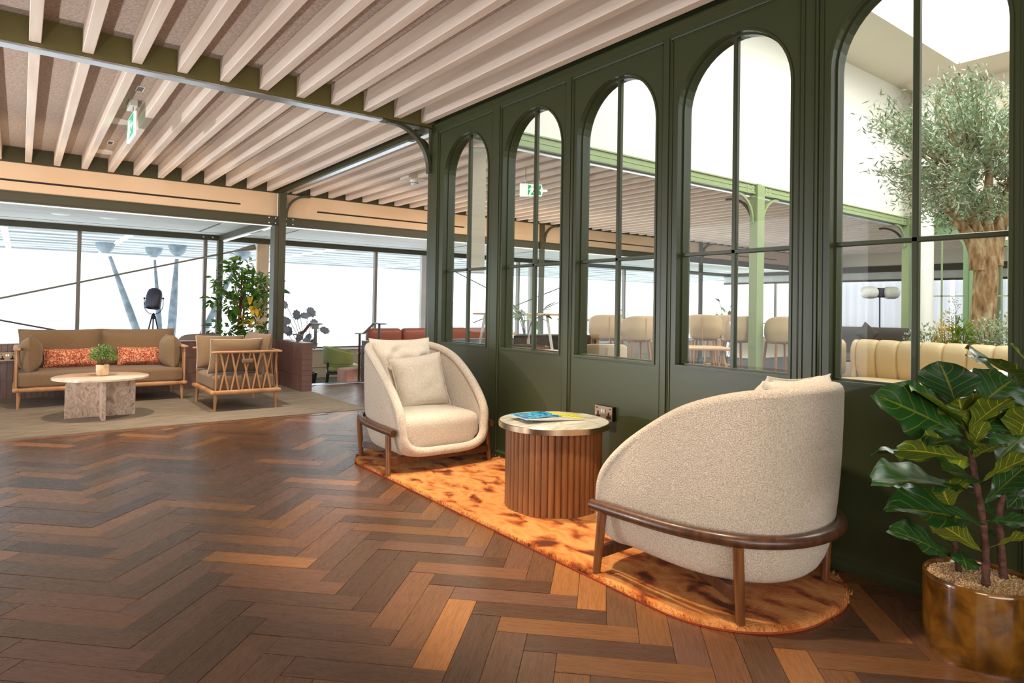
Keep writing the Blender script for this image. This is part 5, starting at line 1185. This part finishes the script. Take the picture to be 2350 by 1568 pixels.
stool('low cream dining chair at the bottom of the third arched window', pl(1378, 765, 5.9), radians(150), hs=.55, hb=.80, w=.22, rest=False, name='dining_chair', cat='chair')
def trestle(label, loc, rz, L, W, h, m, mt=None):
    t = thing('dining_table', label, 'table', loc, rz)
    MB().rbox(L / 2, W / 2, .018, .015, 4, (0, 0, h)).build('table_top', mt or m, t, ang=50)
    for x in (-1, 1):
        for y in (-1, 1): MB().tube([(x * (L / 2 - .02), y * (W / 2 + .02), 0), (x * (L / 2 - .14), y * (W / 2 - .1), h - .01)], .024, 4, flat=.7).build('leg', m, t, smooth=False)
    return t
trestle('high table with splayed white legs in the second arched window', pl(1185, 713, 8.6), radians(0), 1.0, .6, 1.02, MT['plastic'], MT['oak2'])
trestle('pale wood table at the lower left of the fourth arched window', pl(1600, 770, 7.9), radians(-37), .74, .6, .655, MT['oak2'])
trestle('long high table behind the stools in the third arched window', pl(1395, 714, 10.4), radians(-37), 1.6, .6, .93, MT['oak2'])
t = thing('round_pouf', 'large sand coloured round ottoman at the bottom of the second arched window', 'pouf', pl(1262, 790, 6.6)); MB().rbox(.36, .36, .30, .2, 12, (0, 0, .36), .02).build('cover', MT['pink_velvet'] if False else MT['fascia'], t, ang=80); MB().lathe([(.2, 0), (.2, .07)], 24).build('base', MT['black_wood'], t)
t = thing('sideboard', 'low dark sideboard behind the sand ottoman in the second arched window', 'cabinet', pl(1272, 775, 9.6), radians(-37)); MB().box(-.6, .6, -.2, .2, .1, .72).build('body', MT['dark_fabric'], t, smooth=False, bevel=.01); MB().box(-.55, .55, -.16, .16, 0, .1).build('plinth', MT['black_wood'], t, smooth=False)
for s in (-1, 1): MB().box(s * .3 - .27, s * .3 + .27, -.215, -.2, .14, .68).build('door', MT['dark_fabric'], t, smooth=False)
t = thing('wood_planter', 'orange brown wooden planter with a dark leafy plant in the second arched window', 'planter', pl(1206, 790, 7.3)); MB().prism([(-.17, 0), (.17, 0), (.21, .68), (-.21, .68)], 'y', -.17, .17).build('box', MT['walnut2'], t, smooth=False); MB().box(-.16, .16, -.15, .15, .66, .69).build('soil', MT['foam'], t, smooth=False)
def leafy(label, px, py, d, z0, n, spread, L, seed, m=FICUS, h=.45):
    p = at(px, py, d); t = thing('leafy_plant', label, 'plant', (p.x, p.y, z0)); r = random.Random(seed); lm = leaf_mesh('leaf', m, L, L * .34)
    for k in range(n // 4):
        a = r.uniform(0, 2 * pi); e = Vector((spread * cos(a) * r.uniform(.4, 1), spread * sin(a) * r.uniform(.4, 1), h * r.uniform(.55, 1))); P = catmull([(0, 0, 0), (e.x * .3, e.y * .3, e.z * .7), e], 4); MB().tube(P, .005, 5).build('stem', MT['bark2'], t)
        for q in range(4):
            c = P[3 + q * 1 + 1] if 4 + q < len(P) else P[-1]; dd = Vector((r.gauss(e.x, .2), r.gauss(e.y, .2), r.gauss(-.02, .12))).normalized(); o = meshobj('leaf', lm, t, c); o.rotation_euler = dd.to_track_quat('Y', 'Z').to_euler()
    return t
leafy('dark leafy plant rising from the wooden planter in the second arched window', 1206, 790, 7.3, .69, 28, .34, .20, 3)
leafy('green bushy plant behind the stools in the fourth arched window', 1665, 720, 11.2, .0, 40, .42, .18, 4, h=1.4)
leafy('green plant behind the stools in the third arched window', 1418, 715, 11.4, 0, 28, .3, .18, 6, h=1.25)
t = thing('flower_vase', 'small vase of yellow flowers low in the second arched window', 'vase', (*pl(1170, 770, 7.66)[:2], .62)); MB().lathe([(.03, 0), (.04, .05), (.02, .11), (.025, .13)], 16).build('vase', MT['globe'], t, ang=50); herb_ball(t, (0, 0, .17), .07, .05, 120, .03, .018, FICUSY, 3, 'flowers')
t = thing('side_cabinet', 'russet cabinet carrying the yellow flowers in the second arched window', 'cabinet', pl(1165, 790, 7.7), radians(-37)); MB().box(-.18, .18, -.16, .16, 0, .60).build('body', MT['red_leather'], t, smooth=False, bevel=.02); MB().box(-.19, .19, -.17, .17, .60, .62).build('top', MT['oak2'], t, smooth=False); MB().box(-.01, .01, -.165, -.158, .1, .55).build('door_gap', MT['black'], t, smooth=False)
# cream panel added to imitate a pane reflection, at the end of the hall beam, seen in the first arched window
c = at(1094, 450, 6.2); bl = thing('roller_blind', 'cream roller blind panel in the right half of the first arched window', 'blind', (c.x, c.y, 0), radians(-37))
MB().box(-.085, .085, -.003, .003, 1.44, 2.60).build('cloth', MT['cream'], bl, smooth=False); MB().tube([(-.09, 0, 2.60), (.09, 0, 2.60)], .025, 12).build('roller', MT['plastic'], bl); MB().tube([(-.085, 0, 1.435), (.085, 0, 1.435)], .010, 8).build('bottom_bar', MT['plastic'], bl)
spt = at(1943, 315, 9.4); t = thing('wall_spotlight', 'tiny white spotlight on the hall bulkhead in the rightmost arched window', 'spotlight', (at(1943, 315, 9.6).x, 4.99, at(1943, 315, 9.6).z)); MB().tube([(0, 0, 0), (0, -.10, 0)], .03, 12).build('bracket', MT['plastic'], t); MB().tube([(.02, -.10, .07), (.05, -.13, -.09)], .055, 14).build('head', MT['plastic'], t)
# ------------------------------------------------------------------ fiddle leaf fig in its glazed pot
def fig_leaf_mesh(name, m, ruffle=.05, fold=.25, curl=.25, seed=0):
    nx, ny = 6, 14; mb = MB(); uvs = []
    for j in range(ny + 1):
        v = j / ny
        wv = .5 * (.30 * sin(pi * min(1, v * 1.0)) ** .7 + .72 * math.exp(-((v - .66) / .30) ** 2)) * (1 if v < .9 else (1 - ((v - .9) / .1) ** 2 * .82)) * min(1, v / .05 + .08)
        for i in range(nx * 2 + 1):
            u = (i / nx) - 1
            x = u * wv * .78; y = v
            z = fold * abs(u) * wv * (1 - .25 * abs(u)) - curl * v * v + ruffle * abs(u) ** 2 * sin(v * 21 + (1.2 if u > 0 else 0) + seed) * (.3 + v) - .018 * cos(v * 7 * 2 * pi - abs(u) * 4) * (1 - abs(u) ** 4) * (abs(u) ** .5) * .6
            mb.v.append((x, y, z)); uvs.append((u / 2 + .5, v))
    k = nx * 2 + 1
    mb.f = [(j * k + i, j * k + i + 1, (j + 1) * k + i + 1, (j + 1) * k + i) for j in range(ny) for i in range(nx * 2)]
    me = mb.mesh(name, m, smooth=True, recalc=False, ang=None); uv = me.uv_layers.new(name='UVMap')
    for l in me.loops: uv.data[l.index].uv = uvs[l.vertex_index]
    return me
def fig():
    px, py = 2.525, .785
    pot = thing('glazed_pot', 'squat amber brown glazed pot at the right edge, filled with buff gravel', 'pot', (px, py, 0))
    R = .158
    MB().lathe([(0, .012), (R * .86, .012), (R * .90, 0), (R * .905, .012), (R * .93, .02), (R * .985, .05), (R, .10), (R, .236), (R * .995, .248), (R * .97, .252), (R * .945, .246), (R * .94, .20), (0, .19)], 72, caps=False).build('body', MT['glaze'], pot, ang=60)
    r = random.Random(14); g = MB(); oc = [(1, 0, 0), (0, 1, 0), (-1, 0, 0), (0, -1, 0), (0, 0, 1), (0, 0, -1)]; of = [(0, 1, 4), (1, 2, 4), (2, 3, 4), (3, 0, 4), (1, 0, 5), (2, 1, 5), (3, 2, 5), (0, 3, 5)]
    MB().lathe([(R * .94, .232), (0, .233)], 40, caps=False).build('gravel_bed', MT['gravel'], pot)
    for _ in range(4200):
        a = r.uniform(0, 2 * pi); q = R * .93 * sqrt(r.random()); s = r.uniform(.0018, .0036); c = Vector((q * cos(a), q * sin(a), .2345 + r.uniform(-.001, .003)))
        M = Matrix.Translation(c) @ Matrix.Rotation(r.uniform(0, 6), 4, Vector((r.gauss(0, 1), r.gauss(0, 1), r.gauss(0, 1)))) @ Matrix.Diagonal((s * r.uniform(.8, 1.5), s, s * r.uniform(.6, 1), 1))
        g.add([M @ Vector(v) for v in oc], of)
    g.build('gravel', GRAV, pot, smooth=False, recalc=False)['kind'] = 'stuff'
    b = Vector((px, py, .235)); t = thing('fiddle_leaf_fig', 'fiddle leaf fig with large glossy ribbed leaves growing in the amber pot', 'plant', b)
    D = dict(m=2.09, s=2.15, l=2.20)
    def stem(pts, r0, r1):
        P = catmull([at(*p) - b for p in pts], 5); n = len(P); MB().tube(P, [(r0 + (r1 - r0) * i / n) * (1 + .10 * sin(i * 2.3)) for i in range(n)], 10).build('stem', MT['bark2'], t, ang=70)
    stem([(2262, 1346, 2.09), (2262, 1275, 2.09), (2255, 1190, 2.09), (2240, 1105, 2.09), (2228, 1030, 2.09), (2222, 985, 2.09), (2226, 930, 2.09)], .0125, .006)
    stem([(2304, 1330, 2.15), (2296, 1240, 2.15), (2293, 1180, 2.15), (2308, 1110, 2.15), (2330, 1030, 2.15), (2345, 960, 2.15)], .0125, .006)
    stem([(2201, 1313, 2.20), (2195, 1270, 2.20), (2187, 1205, 2.20)], .010, .006)
    stem([(2370, 1330, 2.2), (2372, 1100, 2.2), (2368, 880, 2.2)], .012, .006)
    M1 = [fig_leaf_mesh('leaf', FIG, .045, .22, .16, s) for s in (0, 1.7, 3.1)]; MY = fig_leaf_mesh('leaf', FIG2, .035, .2, .10, 1)
    # base px, tip px, base depth, tip depth, width (fraction of length), roll in degrees, young?
    LV = [((2200, 950, 2.13), (2166, 828, 2.20), 1.10, 180, 0), ((2205, 975, 2.05), (2110, 888, 1.97), .78, 20, 1), ((2214, 1003, 2.07), (2040, 905, 1.98), .48, 70, 0),
          ((2190, 985, 2.14), (2024, 892, 2.16), .42, 20, 0), ((2160, 985, 2.18), (2040, 930, 2.24), .50, 10, 0), ((2152, 1020, 2.10), (2090, 972, 2.05), 1.0, 30, 0),
          ((2222, 1056, 2.06), (2048, 1012, 1.96), .36, 110, 0), ((2190, 1060, 2.20), (2008, 1022, 2.26), .32, 0, 0), ((2236, 1130, 2.05), (2024, 1070, 1.93), .44, 15, 0),
          ((2180, 1150, 2.16), (2046, 1105, 2.22), .46, 0, 0), ((2262, 1205, 2.05), (2066, 1142, 1.93), .40, 30, 0), ((2196, 1288, 2.18), (2068, 1205, 2.08), .36, 40, 0),
          ((2254, 1268, 2.05), (2135, 1180, 2.00), .34, 120, 0), ((2235, 940, 2.14), (2330, 862, 2.20), .80, 190, 0), ((2222, 987, 2.05), (2310, 900, 1.93), .62, 150, 0),
          ((2232, 1005, 2.12), (2330, 915, 2.16), .68, 195, 0), ((2372, 900, 2.1), (2267, 797, 2.0), .80, 20, 0), ((2300, 862, 2.25), (2226, 808, 2.30), .65, 20, 0),
          ((2368, 850, 2.2), (2325, 788, 2.2), .8, 30, 1), ((2335, 1022, 2.12), (2362, 915, 2.02), .62, 150, 0), ((2252, 1106, 2.05), (2372, 1030, 1.95), .42, 120, 0),
          ((2258, 1158, 2.06), (2366, 1050, 2.0), .46, 200, 0), ((2315, 1122, 2.14), (2395, 1060, 2.06), .5, 150, 0), ((2260, 1195, 2.08), (2372, 1195, 1.98), .42, 190, 0),
          ((2272, 1258, 2.06), (2385, 1215, 1.98), .32, 120, 0), ((2182, 1168, 2.12), (2152, 1098, 2.04), .95, 150, 0), ((2194, 1095, 2.12), (2205, 1045, 2.10), 1.0, 150, 1),
          ((2203, 1262, 2.18), (2222, 1302, 2.10), .9, 180, 0), ((2190, 1262, 2.22), (2172, 1205, 2.28), .6, 0, 0), ((2296, 1190, 2.17), (2235, 1150, 2.26), .6, 10, 0),
          ((2290, 1235, 2.17), (2262, 1215, 2.2), .7, 20, 0), ((2320, 1050, 2.18), (2270, 985, 2.26), .62, 0, 0), ((2310, 1100, 2.18), (2350, 1140, 2.1), .6, 180, 0),
          ((2372, 1100, 2.2), (2320, 1160, 2.15), .5, 180, 0), ((2228, 1040, 2.10), (2255, 960, 2.05), .5, 180, 0), ((2212, 1010, 2.12), (2150, 955, 2.16), .7, 0, 0), ((2345, 960, 2.17), (2300, 900, 2.24), .7, 0, 0), ((2240, 1120, 2.1), (2170, 1110, 2.18), .55, 0, 0),
          ((2222, 990, 2.08), (2192, 903, 2.0), .7, 150, 0), ((2228, 1000, 2.07), (2264, 915, 1.98), .7, 150, 0), ((2224, 1012, 2.07), (2146, 998, 1.93), .6, 20, 0), ((2232, 1052, 2.07), (2292, 1008, 1.95), .6, 20, 0), ((2240, 1100, 2.07), (2180, 1068, 1.95), .6, 30, 0), ((2300, 1005, 2.2), (2286, 932, 2.15), .7, 180, 0), ((2335, 960, 2.2), (2330, 890, 2.2), .9, 180, 0), ((2350, 1000, 2.1), (2300, 1045, 2.0), .6, 180, 0), ((2205, 955, 2.16), (2120, 935, 2.24), .6, 0, 0), ((2236, 945, 2.10), (2290, 935, 2.0), .7, 40, 0)]
    for i, (bp, tp, w_, roll, yg) in enumerate(LV):
        p = at(*bp) - b; q = at(*tp) - b; d = q - p; L = d.length; d.normalize()
        up = Vector((0, 0, 1)); x = d.cross(up).normalized(); n = x.cross(d)
        # leaf frame: y along d, z = upper face
        a = radians(roll if roll < 90 else 0); 
        if roll in (110, 120): zv = (n * .25 - FW * .0 + x * .0 + Vector((0, 0, .3)) + FW * .95)
        elif roll in (150,): zv = FW * .9 + n * .5
        elif roll >= 180: zv = -FW * .75 + n * .75
        else: zv = n * cos(a) - FW * sin(a)
        zv = (zv - d * zv.dot(d)).normalized(); xv = d.cross(zv)
        M = Matrix((xv, d, zv)).transposed().to_4x4(); M.translation = p
        o = meshobj('leaf', MY if yg else M1[i % 3], t); o.matrix_local = M @ Matrix.Diagonal((L * w_ * 1.42, L * 1.03, L * .8, 1))
        if yg: o['label'] = 'bright young leaf'
        MB().tube([at(bp[0], bp[1], bp[2]) - b, p + d * L * .02], .003, 5) 
GRAV = mat('gravel_stone', 'd9b384', .8, rand=0, ramp=[(.3, 'b08a5c'), (.5, 'dcb98c'), (.75, 'f2ddba')], scale=140, detail=0)
fig()
